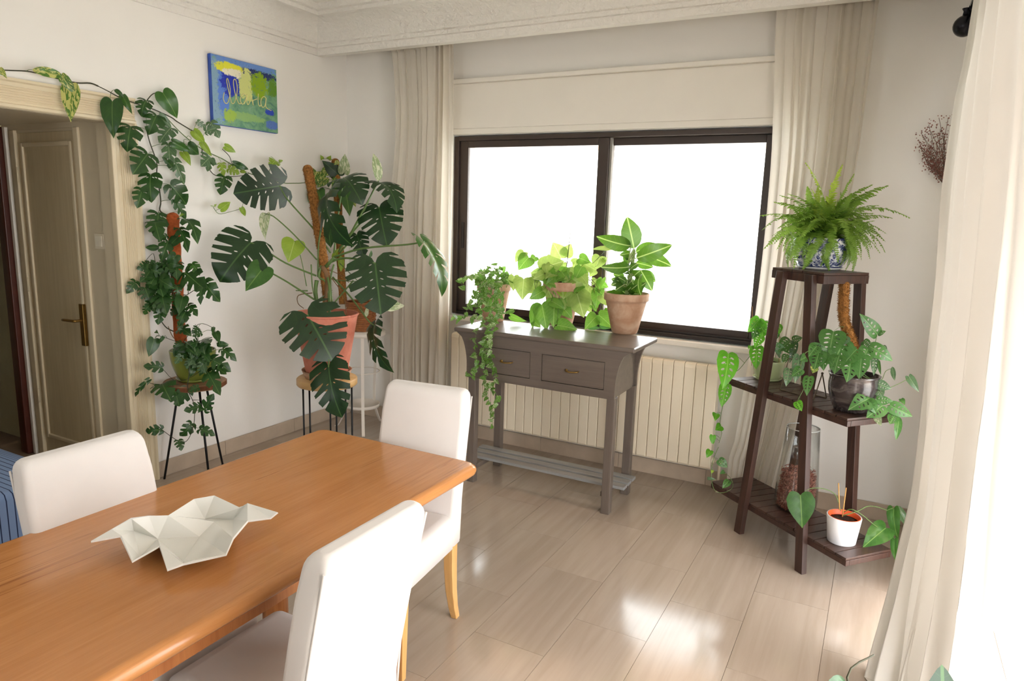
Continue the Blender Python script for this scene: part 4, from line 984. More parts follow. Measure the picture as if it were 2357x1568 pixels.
for a in [(245, 365, 195, 522, 'heart', .85), (325, 655, 158, 640, 'tetra', .85), (185, 785, 68, 935, 'tetra', .3), (330, 50, 290, 195, 'tetra', .9), (880, 290, 915, 395, 'heart', .7), (890, 415, 1000, 418, 'lance', 1.3), (950, 460, 1078, 575, 'tetra', .7),
          (830, 570, 1012, 685, 'tetra', .8), (790, 690, 912, 912, 'tetra', .62), (860, 640, 975, 715, 'tetra', .6), (330, 820, 405, 972, 'tetra', 1.2), (460, 880, 500, 1035, 'tetra', 1.2), (590, 880, 480, 1030, 'tetra', .9), (245, 835, 330, 870, 'lance', 1.0), (700, 860, 610, 900, 'tetra', 1.0),
          (715, 1060, 572, 1095, 'tetra', .9), (760, 1095, 850, 945, 'tetra', .75), (325, 1295, 178, 1305, 'tetra', .75), (635, 1235, 525, 1345, 'tetra', .9), (715, 1290, 855, 1350, 'tetra', .8), (495, 1405, 522, 1502, 'tetra', 1.0), (730, 300, 650, 330, 'tetra', .9), (700, 240, 640, 300, 'tetra', .9), (260, 280, 285, 300, 'heart', .8), (860, 235, 850, 300, 'lance', .8), (340, 340, 290, 400, 'heart', .5), (650, 640, 610, 745, 'heart', .8)]:
    rleaf(KB, *a[:4], a[4], L_TETRA, a[5], LV.uniform(-20, 20), -.15)
for k in range(34):
    bx, by = LV.uniform(500, 800), LV.uniform(370, 620); an = LV.uniform(.2, 2.9); l_ = LV.uniform(80, 140)
    rleaf(KB, bx, by, bx + l_ * math.cos(an), by + l_ * math.sin(an), LV.choice(('tetra', 'tetra', 'heart')), LV.choice((L_TETRA, L_TETRA, L_SILV)), .9, LV.uniform(-40, 40), -.14 - .02 * LV.random(), False)
for k in range(26):
    bx, by = LV.gauss(960, 190), LV.uniform(760, 1540); an = LV.uniform(.2, 2.9); l_ = LV.uniform(150, 230)
    rleaf(KA, bx, by, bx + l_ * math.cos(an), by + l_ * math.sin(an), LV.choice(('tetra', 'tetra', 'tetra', 'heart')), LV.choice((L_TETRA, L_TETRA, L_HEART)), .9, LV.uniform(-40, 40), -.14, True)
for k in range(9):
    bx, by = LV.uniform(470, 590), LV.uniform(10, 330); an = LV.uniform(.4, 2.7); l_ = LV.uniform(90, 150)
    rleaf(KB, bx, by, bx + l_ * math.cos(an), by + l_ * math.sin(an), 'tetra', LV.choice((L_TETRA, L_SILV)), .8, LV.uniform(-40, 40), -.1, False)
def wleaf(par, K, bx, by, tx, ty, kind, mat, wr=1.0, roll=0, x=.06, nd=None, var=None, pr=.0014):
    b_ = on(*K(bx, by), 0, x + LV.uniform(-.01, .02)); t_ = on(*K(tx, ty), 0, x + LV.uniform(.0, .035)); leaf(par, kind, b_, t_, mat, wr, roll, var)
    if nd: petiole(par, nd, b_, pr, STEMG, .006)
for a in [(390, 545, 355, 797, 'tetra', L_TETRA, 1.1), (590, 850, 440, 1057, 'tetra', L_TETRA, 1.05), (590, 1090, 600, 1365, 'tetra', L_TETRA, .95), (525, 1258, 475, 1442, 'tetra', L_TETRA, .9), (845, 1205, 1000, 1400, 'tetra', L_TETRA, .95), (900, 1380, 1003, 1565, 'tetra', L_TETRA, .6),
          (690, 415, 608, 612, 'tetra', L_TETRA, 1.1), (850, 560, 715, 735, 'tetra', L_SILV, .85), (720, 425, 860, 565, 'heart', L_SILV, .7), (820, 740, 838, 1022, 'tetra', L_SILV, .65), (890, 930, 1000, 1202, 'tetra', L_SILV, .55), (870, 1010, 760, 900, 'tetra', L_TETRA, .5), (570, 250, 525, 412, 'tetra', L_TETRA, 1.1), (1005, 1500, 940, 1568, 'tetra', L_LIME, .4)]:
    wleaf(rt, KC, *a[:5], a[5], a[6], LV.uniform(-15, 15), .055, nodes)

# ================================================================== WHITE SIDE TABLE AND BASKET POTHOS IN THE CORNER
WC = Vector((.37, -.29, 0)); WZ = .742
wt = thing('side_table', tuple(WC), 'small round white metal side table in the corner behind the monstera', 'side table')
put(MB().lathe([(.001, WZ - .006), (.165, WZ - .006), (.17, WZ - .03), (.174, WZ - .03), (.174, WZ), (.001, WZ)], WC, 36), 'table_top', WHITEM, wt, True)
put(MB().lathe([(.001, .17), (.125, .17), (.128, .195), (.124, .195), (.121, .176), (.001, .176)], WC, 30), 'lower_shelf', WHITEM, wt, True)
for a in (312, 85, 199):
    a = math.radians(a); d_ = Vector((math.cos(a), math.sin(a), 0)); e_ = Vector((-d_.y, d_.x, 0))
    P = spline([WC + d_ * .165 + Vector((0, 0, WZ - .02)), WC + d_ * .135 + Vector((0, 0, .45)), WC + d_ * .125 + Vector((0, 0, .2)), WC + d_ * .15 + Vector((0, 0, .09)), WC + d_ * .19 + Vector((0, 0, .012)), WC + d_ * .215 + Vector((0, 0, .003))], 5)
    m = MB(); m.loft([[p + e_ * u + d_ * v for u, v in ((-.011, -.003), (.011, -.003), (.011, .003), (-.011, .003))] for p in P]); put(m, 'leg', WHITEM, wt)
put(MB().tube([WC + Vector((.128 * math.cos(k * math.pi / 16), .128 * math.sin(k * math.pi / 16), .44)) for k in range(33)], .004, 6), 'ring', WHITEM, wt, True)

bpn = thing('potted_pothos', (WC.x, WC.y, WZ), 'pothos in a wicker basket trailing along the wall over the doorway', 'potted plant')
BR0, BR1, BH = .088, .105, .21
for k in range(15):
    z = WZ + .004 + k * BH / 15; r_ = BR0 + (BR1 - BR0) * k / 14
    put(MB().tube([Vector((WC.x + (r_ + .003 * math.sin(j * math.pi / 2 + math.pi * (k % 2))) * math.cos(j * math.pi / 14), WC.y + (r_ + .003 * math.sin(j * math.pi / 2 + math.pi * (k % 2))) * math.sin(j * math.pi / 14), z + .006)) for j in range(29)], .0085, 5), 'wicker_strand', WICKER, bpn, True)
put(MB().lathe([(BR0 - .006, .002), (BR1 - .008, BH - .02), (.001, BH - .02)], (WC.x, WC.y, WZ), 20), 'soil', SOIL, bpn, True)
D1 = depth(WC + Vector((0, 0, .9)))
K1 = crop(440, 330, 3.8016); K4 = crop(600, 620, 3.9196)
pl2 = pole(bpn, [at(772, 372, D1), at(778, 470, D1), at(784, 600, D1), at(790, 700, D1)], .028, COIR, 200, 4)
n2 = list(pl2)
def bleaf(K, bx, by, tx, ty, kind, mat, wr=1., roll=0, dd=0, pet=True, var=None):
    b_ = at(*K(bx, by), D1 + dd); t_ = at(*K(tx, ty), D1 + dd - .03); b_.x = max(.04, b_.x); t_.x = max(.04, t_.x); b_.y = min(-.05, b_.y); t_.y = min(-.05, t_.y)
    leaf(bpn, kind, b_, t_, mat, wr, roll, var)
    if pet: petiole(bpn, n2, b_, .0018)
for a in [(1335, 260, 1345, 90, 'heart', L_PALE, .75), (1300, 285, 1115, 150, 'heart', L_MONST, .8), (1000, 250, 930, 400, 'heart', L_GOLD, 1.0), (1225, 230, 1075, 290, 'heart', L_GOLD, .9), (1340, 350, 1388, 640, 'heart', L_HEART, .62), (1115, 405, 1170, 605, 'heart', L_HEART, .6), (920, 380, 915, 518, 'lance', L_SILV, 1.0),
          (1200, 750, 1220, 895, 'heart', L_TETRA, 1.0), (1310, 985, 1310, 1125, 'lance', L_LIME, .9), (1130, 140, 1120, 100, 'heart', L_LIME, .9), (1200, 140, 1225, 105, 'heart', L_LIME, .9), (1290, 160, 1250, 190, 'heart', L_GOLD, .9), (1180, 300, 1100, 390, 'heart', L_GOLD, .8), (1240, 1010, 1290, 920, 'lance', L_LIME, 1.0), (1400, 480, 1440, 560, 'heart', L_GOLD, .8), (1280, 320, 1230, 430, 'heart', L_GOLD, .8)]:
    bleaf(K1, *a[:4], a[4], a[5], a[6], LV.uniform(-15, 15), LV.uniform(-.08, .0))
def wstem(K, pts, r=.003, mat=None, x=.04):
    P = [on(*K(*q), 0, x) for q in pts]; stem(bpn, P, r, mat or STEMG); n2.extend(spline(P, 4)); return P
wstem(KC, [(1700, 1060), (1560, 990), (1430, 910), (1200, 800), (1000, 650), (850, 500), (770, 400)], .0034)
wstem(KC, [(1100, 600), (920, 490), (850, 440), (650, 350), (470, 290), (300, 230), (130, 140), (0, 75)], .0036, STEMD)
wstem(KD, [(760, 330), (700, 308), (590, 305), (440, 270), (240, 220), (100, 210), (-60, 204)], .0042, STEMD)
wstem(KC, [(1190, 720), (1205, 850), (1220, 910)], .0032, STEMD)
wstem(KC, [(1290, 1040), (1340, 1090), (1430, 1110), (1620, 1105), (1720, 1080)], .0028, STEMD)
wstem(KC, [(1430, 800), (1500, 870), (1525, 920), (1545, 985)], .0026, STEMD)
wstem(KC, [(1330, 1460), (1390, 1530), (1500, 1512), (1640, 1465), (1665, 1380), (1660, 1300)], .0018)
wstem(KC, [(580, 250), (650, 175), (760, 165)], .003, STEMD)
wstem(KC, [(1000, 740), (1000, 690), (1050, 700), (1080, 680), (1045, 650), (1020, 680)], .0016)
a_, b_ = on(*KC(1715, 1068), 0, .05), pl2[4]
stem(bpn, [a_, a_.lerp(b_, .4) + Vector((0, 0, -.05)), b_], .0034)
n2.extend(spline([a_, b_, b_], 4))
for a in [(760, 165, 920, 455, 'heart', L_HEART, .85), (215, 128, 305, 205, 'lance', L_TETRA, 1.1), (305, 200, 415, 408, 'heart', L_HEART, .5), (165, 262, 180, 628, 'heart', L_TETRA, .68), (870, 725, 1075, 825, 'heart', L_HEART, .55), (1040, 760, 1150, 850, 'heart', L_TETRA, 1.1), (985, 835, 1075, 992, 'heart', L_LIME, .65), (1110, 600, 1232, 725, 'heart', L_LIME, .75), (1200, 730, 1312, 885, 'heart', L_LIME, .5),
          (1150, 490, 1250, 562, 'tetra', L_SILV, .8), (1300, 500, 1397, 678, 'tetra', L_SILV, .9), (1240, 600, 1360, 560, 'tetra', L_SILV, .9), (1295, 888, 1185, 1000, 'tetra', L_SILV, 1.1), (1300, 900, 1260, 1055, 'tetra', L_SILV, .8), (1460, 770, 1582, 838, 'heart', L_LIME, .7), (1420, 960, 1450, 1105, 'tetra', L_LIME, .8), (1500, 1020, 1625, 1080, 'tetra', L_LIME, 1.0), (1560, 965, 1705, 1022, 'heart', L_TETRA, .5), (1460, 1110, 1412, 1292, 'tetra', L_TETRA, 1.0),
          (1640, 1040, 1700, 1068, 'heart', L_LIME, 1.0), (1410, 1475, 1522, 1395, 'heart', L_LIME, .75), (1645, 1465, 1688, 1558, 'heart', L_LIME, .65), (1335, 1450, 1290, 1435, 'lance', L_PALE, 1.0), (1355, 1440, 1335, 1425, 'heart', L_LIME, .9), (2010, 940, 1950, 980, 'tetra', L_LIME, 1.2)]:
    wleaf(bpn, KC, *a[:5], a[5], a[6], LV.uniform(-15, 15), .06, n2)
for a in [(0, 195, 55, 275, 'heart', L_GOLD, .6), (250, 205, 485, 255, 'lance', L_GOLD, .75), (480, 255, 590, 400, 'heart', L_GOLD, .6), (545, 330, 548, 612, 'heart', L_GOLD, .55), (-60, 180, 20, 250, 'heart', L_GOLD, .6)]:
    wleaf(bpn, KD, *a[:5], a[5], a[6], 0, .07, n2)
for a in [(740, 150, 688, 205, 'tetra', L_LIME, 1.1), (770, 160, 803, 150, 'tetra', L_LIME, 1.0)]: wleaf(bpn, K1, *a[:5], a[5], a[6], 0, .08, n2)

# ================================================================== BIG MONSTERA
MC = at(753, 868, 4.15); MZ = MC.z
ms = thing('wood_stool', (MC.x, MC.y, 0), 'round pale wood stool with black rod legs under the big monstera', 'stool')
put(MB().lathe([(.001, MZ - .045), (.172, MZ - .045), (.178, MZ - .038), (.178, MZ - .006), (.172, MZ), (.001, MZ)], (MC.x, MC.y, 0), 40), 'seat', SEATW, ms, True)
vr = Vector((RGT.x, RGT.y, 0)).normalized(); vf = Vector((FWD.x, FWD.y, 0)).normalized()
for d_, e_ in ((vr, vr), (-vr, vr), (vf, vr)):
    for k in (-1, 1):
        p = Vector((MC.x, MC.y, 0)) + d_ * .128 + e_ * k * .019; put(MB().tube([p, p + Vector((0, 0, MZ - .045))], .0055, 8), 'leg_rod', BLACKM, ms, True)
    a = Vector((MC.x, MC.y, MZ - .06)) + d_ * .128; put(MB().tube([a - e_ * .02, a + e_ * .02], .005, 6), 'leg_bridge', BLACKM, ms, True)
mo = thing('potted_monstera', (MC.x, MC.y, MZ), 'large monstera with split leaves in a salmon terracotta pot', 'potted plant')
saucer(mo, (MC.x, MC.y, MZ), .148, .05, TERRA)
mrim = at(755, 716, 4.15)
msoil = lathe_pot(mo, (MC.x, MC.y, MZ + .008), .118, .186, mrim.z - MZ - .008, SALMON, soil=.035)
rim = MB().tube([Vector((MC.x + .184 * math.cos(k * math.pi / 20), MC.y + .184 * math.sin(k * math.pi / 20), mrim.z - .006)) for k in range(41)], .007, 6)
put(rim, 'pot_rim', SALMON, mo, True)
pole(mo, [at(708, 388, 4.13), at(720, 450, 4.13), at(733, 530, 4.14), at(745, 605, 4.15), at(756, 715, 4.15)], .0275, COIR, 2000, 6, 'coir_pole')
DM = 4.15
def mp(K, pts, dd): 
    n = len(pts); return [at(*K(*q), DM + dd[0] + (dd[1] - dd[0]) * i / (n - 1)) for i, q in enumerate(pts)]
def mleaf(K, path, tip, kind, mat, wr, roll, d0, d1, d2, var=None, r=.006):
    P = mp(K, path, (d0, d1)); stem(mo, P, r, STEMG, 'petiole')
    t_ = at(*K(*tip), DM + d2); leaf(mo, kind, P[-1], t_, mat, wr, roll, var)
mleaf(K1, [(1220, 960), (1080, 760), (850, 500), (775, 372)], (368, 440), 'monst', L_MONST, .95, -8, .02, -.06, -.12, 0)
mleaf(K1, [(1095, 1160), (830, 1050), (640, 930), (520, 868)], (250, 1215), 'monst', L_MONST, 1.08, 10, .0, -.10, -.16, 1)
mleaf(K1, [(1080, 1370), (850, 1220), (660, 1110), (640, 1080)], (475, 1295), 'heart', L_HEART, .95, 0, -.05, -.12, -.16, 1)
mleaf(K1, [(1010, 1250), (960, 1000), (905, 855)], (850, 1045), 'heart', L_LIME, 1.2, 0, .03, .05, .02, 1, .003)
mleaf(K1, [(1250, 960), (1290, 600), (1335, 300)], (1500, 545), 'monst', L_MONST, .95, -12, .05, .06, -.02, 2)
mleaf(K1, [(1110, 1170), (1120, 850), (1185, 520), (1195, 440)], (1425, 905), 'monst', L_MONST, .62, 48, .0, -.1, -.2, 2)
mleaf(K1, [(1290, 950), (1480, 650), (1600, 400), (1645, 340)], (1800, 612), 'monst', L_MONST, .75, -38, .05, .02, -.08, 2)
mleaf(K1, [(1300, 920), (1480, 700), (1600, 600), (1645, 560)], (1715, 905), 'monst', L_MONST, 1.05, 6, .08, .06, .02, 1)
mleaf(K1, [(1180, 1060), (1300, 1010), (1430, 1010), (1610, 1050)], (1660, 1500), 'monst', L_MONST, 1.08, 0, .0, -.12, -.16, 0, .008)
mleaf(K1, [(1240, 1000), (1500, 920), (1900, 885), (2040, 858)], (2192, 1345), 'monst', L_HEART, .5, -52, .0, -.05, -.1, 1, .007)
mleaf(K1, [(1300, 960), (1390, 860), (1450, 800)], (1510, 1000), 'monst', L_MONST, .8, 0, .08, .1, .08, 1)
mleaf(K1, [(1380, 820), (1640, 330)], (1592, 88), 'lance', L_PALE, .9, 20, .03, .03, .0, 1)
mleaf(K1, [(1100, 1020), (900, 800), (720, 640), (650, 625)], (650, 845), 'heart', L_PALE, .5, 20, .02, -.02, -.05, 1, .005)
mleaf(K1, [(720, 640), (640, 610)], (600, 670), 'lance', L_PALE, 1.1, 0, -.02, -.03, -.03, 1, .003)
mleaf(K4, [(560, 330), (480, 330), (425, 415)], (650, 830), 'monst', L_MONST, 1.2, -6, -.08, -.24, -.24, 0)
mleaf(K4, [(600, 60), (622, 200), (626, 500), (612, 885)], (735, 1340), 'monst', L_MONST, .78, 24, -.02, -.26, -.28, 1, .007)
mleaf(K4, [(650, 70), (820, 260), (960, 450), (1020, 505)], (1205, 935), 'monst', L_MONST, .42, 45, .0, -.02, -.08, 2, .006)
mleaf(K4, [(900, 330), (950, 430)], (965, 335), 'lance', L_PALE, .9, 0, .02, .02, .02, 1, .003)
mleaf(K1, [(1300, 1050), (1640, 1380)], (1870, 1420), 'lance', L_PALE, 1.2, 30, .1, .12, .1, 2, .003)
mleaf(K1, [(1160, 1180), (1500, 1200), (1560, 1000)], (1575, 935), 'lance', L_SILV, 1.2, 40, .0, -.02, -.04, 1, .003)
for pts, r_, mt in [([(1150, 1080), (1190, 1180), (1170, 1450)], .016, STEMB), ([(1100, 1200), (1090, 1300), (1120, 1480)], .013, STEMG), ([(1140, 1070), (1120, 1170), (1180, 1220), (1210, 1420)], .008, STEMG), ([(1180, 1080), (1250, 1000)], .012, STEMG), ([(1060, 1310), (940, 1330), (935, 1400), (985, 1445)], .003, STEMB), ([(1230, 1180), (1330, 1330), (1360, 1510), (1375, 1590)], .003, STEMB), ([(1050, 1060), (1060, 1250), (1090, 1400)], .004, STEMG), ([(1250, 1060), (1220, 1200), (1240, 1450)], .006, STEMG), ([(1420, 1200), (1250, 1400), (1200, 1480)], .005, STEMG), ([(1180, 1100), (1300, 1150), (1380, 1220)], .0025, STEMB), ([(1020, 1290), (960, 1290), (915, 1288)], .004, STEMG), ([(1040, 1430), (1100, 1380), (1170, 1330)], .005, L_SILV)]:
    P = mp(K1, pts, (-.02, -.03)); stem(mo, P, r_, mt, 'aerial_root' if mt is STEMB else 'stem', 7)

# ================================================================== PLANTS ON THE CONSOLE TABLE
def table_pot(px, py, yy): return on(px, py, 2, PZ) 
# dieffenbachia
q = on(1437, 766, 2, PZ); dq = depth(q); mpx = dq / FPX
KE = crop(1360, 490, 5.225)
di = thing('potted_dieffenbachia', tuple(q), 'upright broad-leaved dieffenbachia in a terracotta pot at the right of the console table', 'potted plant')
rimz = at(1443, 672, dq).z
sl = lathe_pot(di, tuple(q), 29 * mpx, 51 * mpx, rimz - q.z, TERRA, band=.2)
def P_(K, x, y, d): return at(*K(x, y), d)
stem(di, [sl, P_(KE, 470, 800, dq), P_(KE, 500, 600, dq), P_(KE, 520, 440, dq)], .015, STEMP, 'cane', 8)
for a in [(520, 430, 440, 70, 'lance', 1.35, 8, .0, 0), (480, 400, 90, 290, 'lance', .95, -20, -.02, 1), (545, 545, 955, 395, 'lance', .95, 10, -.05, 1), (560, 480, 950, 635, 'lance', .8, 0, .08, 2), (540, 470, 780, 380, 'lance', 1.0, 0, .1, 1), (470, 650, 135, 650, 'lance', .8, -25, -.1, 1), (600, 690, 730, 925, 'lance', 1.3, 0, .02, 1), (600, 740, 610, 990, 'lance', .9, 40, -.08, 2), (460, 600, 395, 510, 'lance', 1.6, 0, .06, 1), (540, 600, 740, 650, 'lance', 1.1, 0, .08, 1), (400, 770, 275, 740, 'lance', 1.5, 0, .06, 1), (480, 490, 350, 510, 'lance', 1.3, 0, .03, 2), (430, 800, 250, 870, 'lance', 1.3, 0, -.03, 1), (410, 860, 300, 930, 'lance', 1.6, 0, -.06, 1), (500, 830, 540, 950, 'lance', 1.6, 0, -.05, 1), (640, 700, 768, 825, 'lance', 1.2, 0, .07, 1), (470, 560, 400, 500, 'lance', 1.5, 0, .05, 1), (520, 760, 590, 700, 'lance', 2.0, 0, -.09, 2), (440, 640, 370, 590, 'lance', 1.6, 20, .04, 1)]:
    bb_ = P_(KE, a[0], a[1], dq + a[7]); leaf(di, a[4], bb_, P_(KE, a[2], a[3], dq + a[7] * 1.3 - .02), L_DIEF, a[5] * 1.15, a[6], a[8])
    cz = min(max(bb_.z - .03, sl.z), sl.z + .2); stem(di, [Vector((sl.x, sl.y, cz)), (Vector((sl.x, sl.y, cz)) + bb_) / 2 + Vector((0, 0, .01)), bb_], .005, STEMP, 'petiole', 5, 3)
for k in range(16):
    a = LV.uniform(0, 6.28); z = LV.uniform(.0, .16); b_ = sl + Vector((.015 * math.cos(a), .015 * math.sin(a), z)); e_ = b_ + Vector((math.cos(a), math.sin(a), LV.uniform(-.1, .6))).normalized() * LV.uniform(.06, .10)
    leaf(di, 'lance', b_, e_, L_DIEF, 1.5, LV.uniform(-40, 40), 1)
# syngonium
q = on(1291, 748, 2, PZ); ds = depth(q); mpx = ds / FPX
KF = crop(1180, 540, 6.271)
sy = thing('potted_syngonium', tuple(q), 'bushy lime green syngonium in a terracotta pot in the middle of the console table', 'potted plant')
rimz = at(1288, 645, ds).z
sls = lathe_pot(sy, tuple(q), 26 * mpx, 45 * mpx, rimz - q.z, TERRA, band=.2)
put(MB().tube([sls, P_(KF, 785, 420, ds), P_(KF, 830, 0, ds), P_(KF, 870, -400, ds)], [.0028, .0026, .002, .0014], 6), 'support_rod', BLACKST, sy, True)
put(MB().tube(spline([P_(KF, 870, -400, ds), P_(KF, 900, -470, ds), P_(KF, 890, -560, ds), P_(KF, 930, -640, ds)], 4), .0006, 4), 'dry_tendril', STEMB, sy, True)
SYN = [(420, 500, 690, 405, 'heart', L_SYN, 1.15, 0, -.07), (160, 250, 60, 380, 'heart', L_SYN, 1.0, 20, .0), (230, 330, 100, 490, 'heart', L_SYNB, 1.2, 0, -.02), (330, 320, 270, 400, 'heart', L_SYNB, 1.2, 0, .02), (700, 340, 600, 150, 'heart', L_SYN, 1.3, 0, .12), (760, 300, 830, 160, 'heart', L_SYN, 1.3, 20, .13), (160, 640, 140, 890, 'heart', L_SYN, 1.15, 0, -.08), (960, 340, 1100, 400, 'heart', L_SYNB, 1.2, 0, .0), (1030, 420, 1180, 500, 'heart', L_SYN, .9, 20, .02), (880, 500, 1090, 530, 'heart', L_SYN, 1.1, 0, .06),
       (640, 600, 870, 535, 'heart', L_SYN, .5, 30, -.05), (560, 520, 850, 490, 'heart', L_SYNB, .5, 30, -.01), (380, 640, 280, 590, 'heart', L_SYN, 1.2, 0, -.05), (910, 850, 820, 610, 'heart', L_SYN, 1.1, 0, -.12), (945, 850, 1030, 700, 'heart', L_SYN, .9, 0, -.12), (930, 855, 1010, 1140, 'heart', L_SYN, 1.2, 0, -.14), (900, 850, 790, 1070, 'heart', L_SYNB, 1.1, 0, -.12), (480, 740, 560, 910, 'heart', L_SYN, 1.2, 0, -.1), (600, 720, 640, 880, 'heart', L_SYN, .9, 0, -.11), (700, 770, 730, 935, 'heart', L_LIME, 1.1, 0, -.13),
       (420, 1010, 480, 1340, 'heart', L_SYNB, .9, 0, -.12), (330, 1030, 300, 1330, 'heart', L_SYNB, .5, 30, -.1), (600, 960, 590, 1290, 'heart', L_SYNB, .85, 0, -.14), (560, 960, 720, 1060, 'heart', L_SYNB, .8, 0, -.15), (720, 1050, 840, 1195, 'heart', L_SYNB, 1.0, 0, -.14), (640, 1310, 890, 1435, 'heart', L_SYNB, .95, 0, -.17), (300, 1250, 390, 1360, 'heart', L_SYNB, 1.0, 0, -.12), (1210, 1180, 1060, 1370, 'heart', L_SYNB, 1.0, 0, -.1), (1240, 1160, 1420, 1325, 'heart', L_SYNB, .95, 0, -.1), (1330, 1100, 1460, 1160, 'heart', L_DIEF, .9, 0, -.06),
       (1240, 800, 1200, 1040, 'heart', L_SYNB, .8, 0, -.06), (1290, 640, 1240, 870, 'heart', L_SYNB, .6, 30, -.03), (1370, 200, 1180, 215, 'heart', L_SYN, .5, 30, .05), (1380, 190, 1500, 160, 'heart', L_SYN, .7, 20, .07), (1260, 320, 1200, 480, 'heart', L_SYN, 1.2, 0, .08), (1290, 400, 1350, 340, 'heart', L_SYN, 1.0, 0, .08), (1180, 520, 1120, 600, 'heart', L_SYN, 1.1, 0, .03), (1200, 640, 1160, 720, 'heart', L_SYN, 1.0, 0, .0), (1050, 560, 1060, 640, 'heart', L_SYN, 1.0, 0, .0), (20, 600, 10, 780, 'heart', L_SYN, .9, 0, -.02), (1090, 1390, 1260, 1400, 'heart', L_ADAN, .5, 30, -.08), (1260, 1380, 1400, 1420, 'heart', L_ADAN, .4, 30, -.08), (-30, 1180, 170, 1240, 'heart', L_SYNB, .5, 30, -.02), (720, 420, 760, 500, 'heart', L_SYN, 1.2, 0, .06), (560, 330, 480, 390, 'heart', L_SYN, 1.1, 0, .04), (860, 400, 930, 350, 'heart', L_SYN, 1.0, 0, .04)]
for a in SYN:
    bb_ = P_(KF, a[0], a[1], ds + a[8]); tt = P_(KF, a[2], a[3], ds + a[8] - .015)
    bb_.z = max(bb_.z, PZ + .008) if bb_.y > CY0 else bb_.z; tt.z = max(tt.z, PZ + .006) if tt.y > CY0 else tt.z
    leaf(sy, a[4], bb_, tt, a[5], a[6], a[7], LR.choice((0, 1, 1)), .25)
    hub = sls + Vector(((bb_.x - sls.x) * .25, (bb_.y - sls.y) * .3, .012))
    mid = (hub + bb_) / 2 + Vector((0, 0, .05 if bb_.z < sls.z else .0)); stem(sy, [hub, mid, bb_], .0016, STEMG, 'petiole', 4, 4)
for k in range(22):
    a = LV.uniform(0, 6.28); r_ = LV.uniform(.04, .13); b_ = sls + Vector((r_ * math.cos(a), r_ * math.sin(a) * .8, LV.uniform(.015, .10))); e_ = b_ + Vector((math.cos(a), math.sin(a), LV.uniform(-1.0, .3))).normalized() * LV.uniform(.045, .075)
    leaf(sy, 'heart', b_, e_, LV.choice((L_SYN, L_SYNB)), 1.0, LV.uniform(-35, 35), 1, .3); stem(sy, [sls, sls.lerp(b_, .5) + Vector((0, 0, .02)), b_], .0014, STEMG, 'petiole', 4, 3)
for k in range(30):
    bx, by = LV.uniform(330, 1300), LV.uniform(400, 1180); an = LV.uniform(.3, 2.8); l_ = LV.uniform(130, 200); dd = -.13 if 380 < bx < 1000 else LV.uniform(-.1, .05)
    b_ = P_(KF, bx, by, ds + dd); e_ = P_(KF, bx + l_ * math.cos(an), by + l_ * math.sin(an), ds + dd - .015)
    leaf(sy, 'heart', b_, e_, LV.choice((L_SYN, L_SYN, L_SYNB)), LV.uniform(.85, 1.15), LV.uniform(-30, 30), LR.choice((0, 1)), .25)
    stem(sy, [sls + Vector((0, 0, .01)), sls.lerp(b_, .5) + Vector((0, 0, .045)), b_], .0014, STEMG, 'petiole', 4, 4)
for pts in ([(640, 620), (340, 640), (330, 800), (290, 880), (270, 960), (310, 1040)], [(640, 620), (380, 660), (345, 850), (330, 1000)], [(700, 640), (1000, 700), (1150, 760), (1190, 900), (1230, 1150)], [(700, 630), (1080, 640), (1150, 760)], [(640, 620), (950, 560), (1120, 640), (1250, 820), (1220, 1180)], [(760, 640), (900, 900), (930, 860)]):
    stem(sy, [P_(KF, *p, ds - .07) for p in pts], .0022, STEMB if pts[1][0] > 900 else STEMG, 'stem', 5, 4)
# variegated pothos
q = on(1135, 738, 2, PZ); dn = depth(q); mpx = dn / FPX
KG = crop(1040, 580, 3.735)
nj = thing('potted_variegated_pothos', tuple(q), 'small-leaved white variegated pothos trailing down the console table from a terracotta pot', 'potted plant')
rimz = at(1135, 650, dn).z
sln = lathe_pot(nj, tuple(q), 24 * mpx, 39 * mpx, rimz - q.z, TERRA, band=.2)
NR = random.Random(9)
def nleaf(p, l_, down=.5):
    a = NR.uniform(0, 2 * math.pi); d_ = Vector((math.cos(a) * .8, -abs(math.sin(a)) * .5, NR.uniform(-1, .5) - down * .3)).normalized()
    leaf(nj, 'heart', p, p + d_ * l_, L_NJOY, NR.uniform(.7, 1.0), NR.uniform(-45, 45), NR.choice((0, 1, 3)), .4)
for k in range(115):
    a = NR.uniform(0, 2 * math.pi); r_ = .125 * math.sqrt(NR.random()); p = sln + Vector((r_ * math.cos(a), r_ * math.sin(a) * .9, .015 + NR.uniform(.0, .125) * (1 - (r_ / .14) ** 2)))
    nleaf(p, NR.uniform(.028, .042), -.5)
    if k % 4 == 0: stem(nj, [sln + (p - sln) * .2, sln + (p - sln) * .6 + Vector((0, 0, .02)), p], .0012, STEMG, 'stem', 4, 3)
def trail(pts, step, l_):
    P = []
    for x, y in pts:
        yy = -.70 if y < 560 else (-.745 if y < 615 else -.812)
        P.append(on(*KG(x, y), 1, yy))
    pth = spline([sln + (P[0] - sln) * .3 + Vector((0, 0, .03))] + P, 6); stem(nj, pth[::2], .0014, STEMG, 'stem', 4, 2); acc = 0
    for u, v in zip(pth, pth[1:]):
        acc += (v - u).length
        if acc > step: acc = 0; nleaf(v, l_ * NR.uniform(.8, 1.15)); 
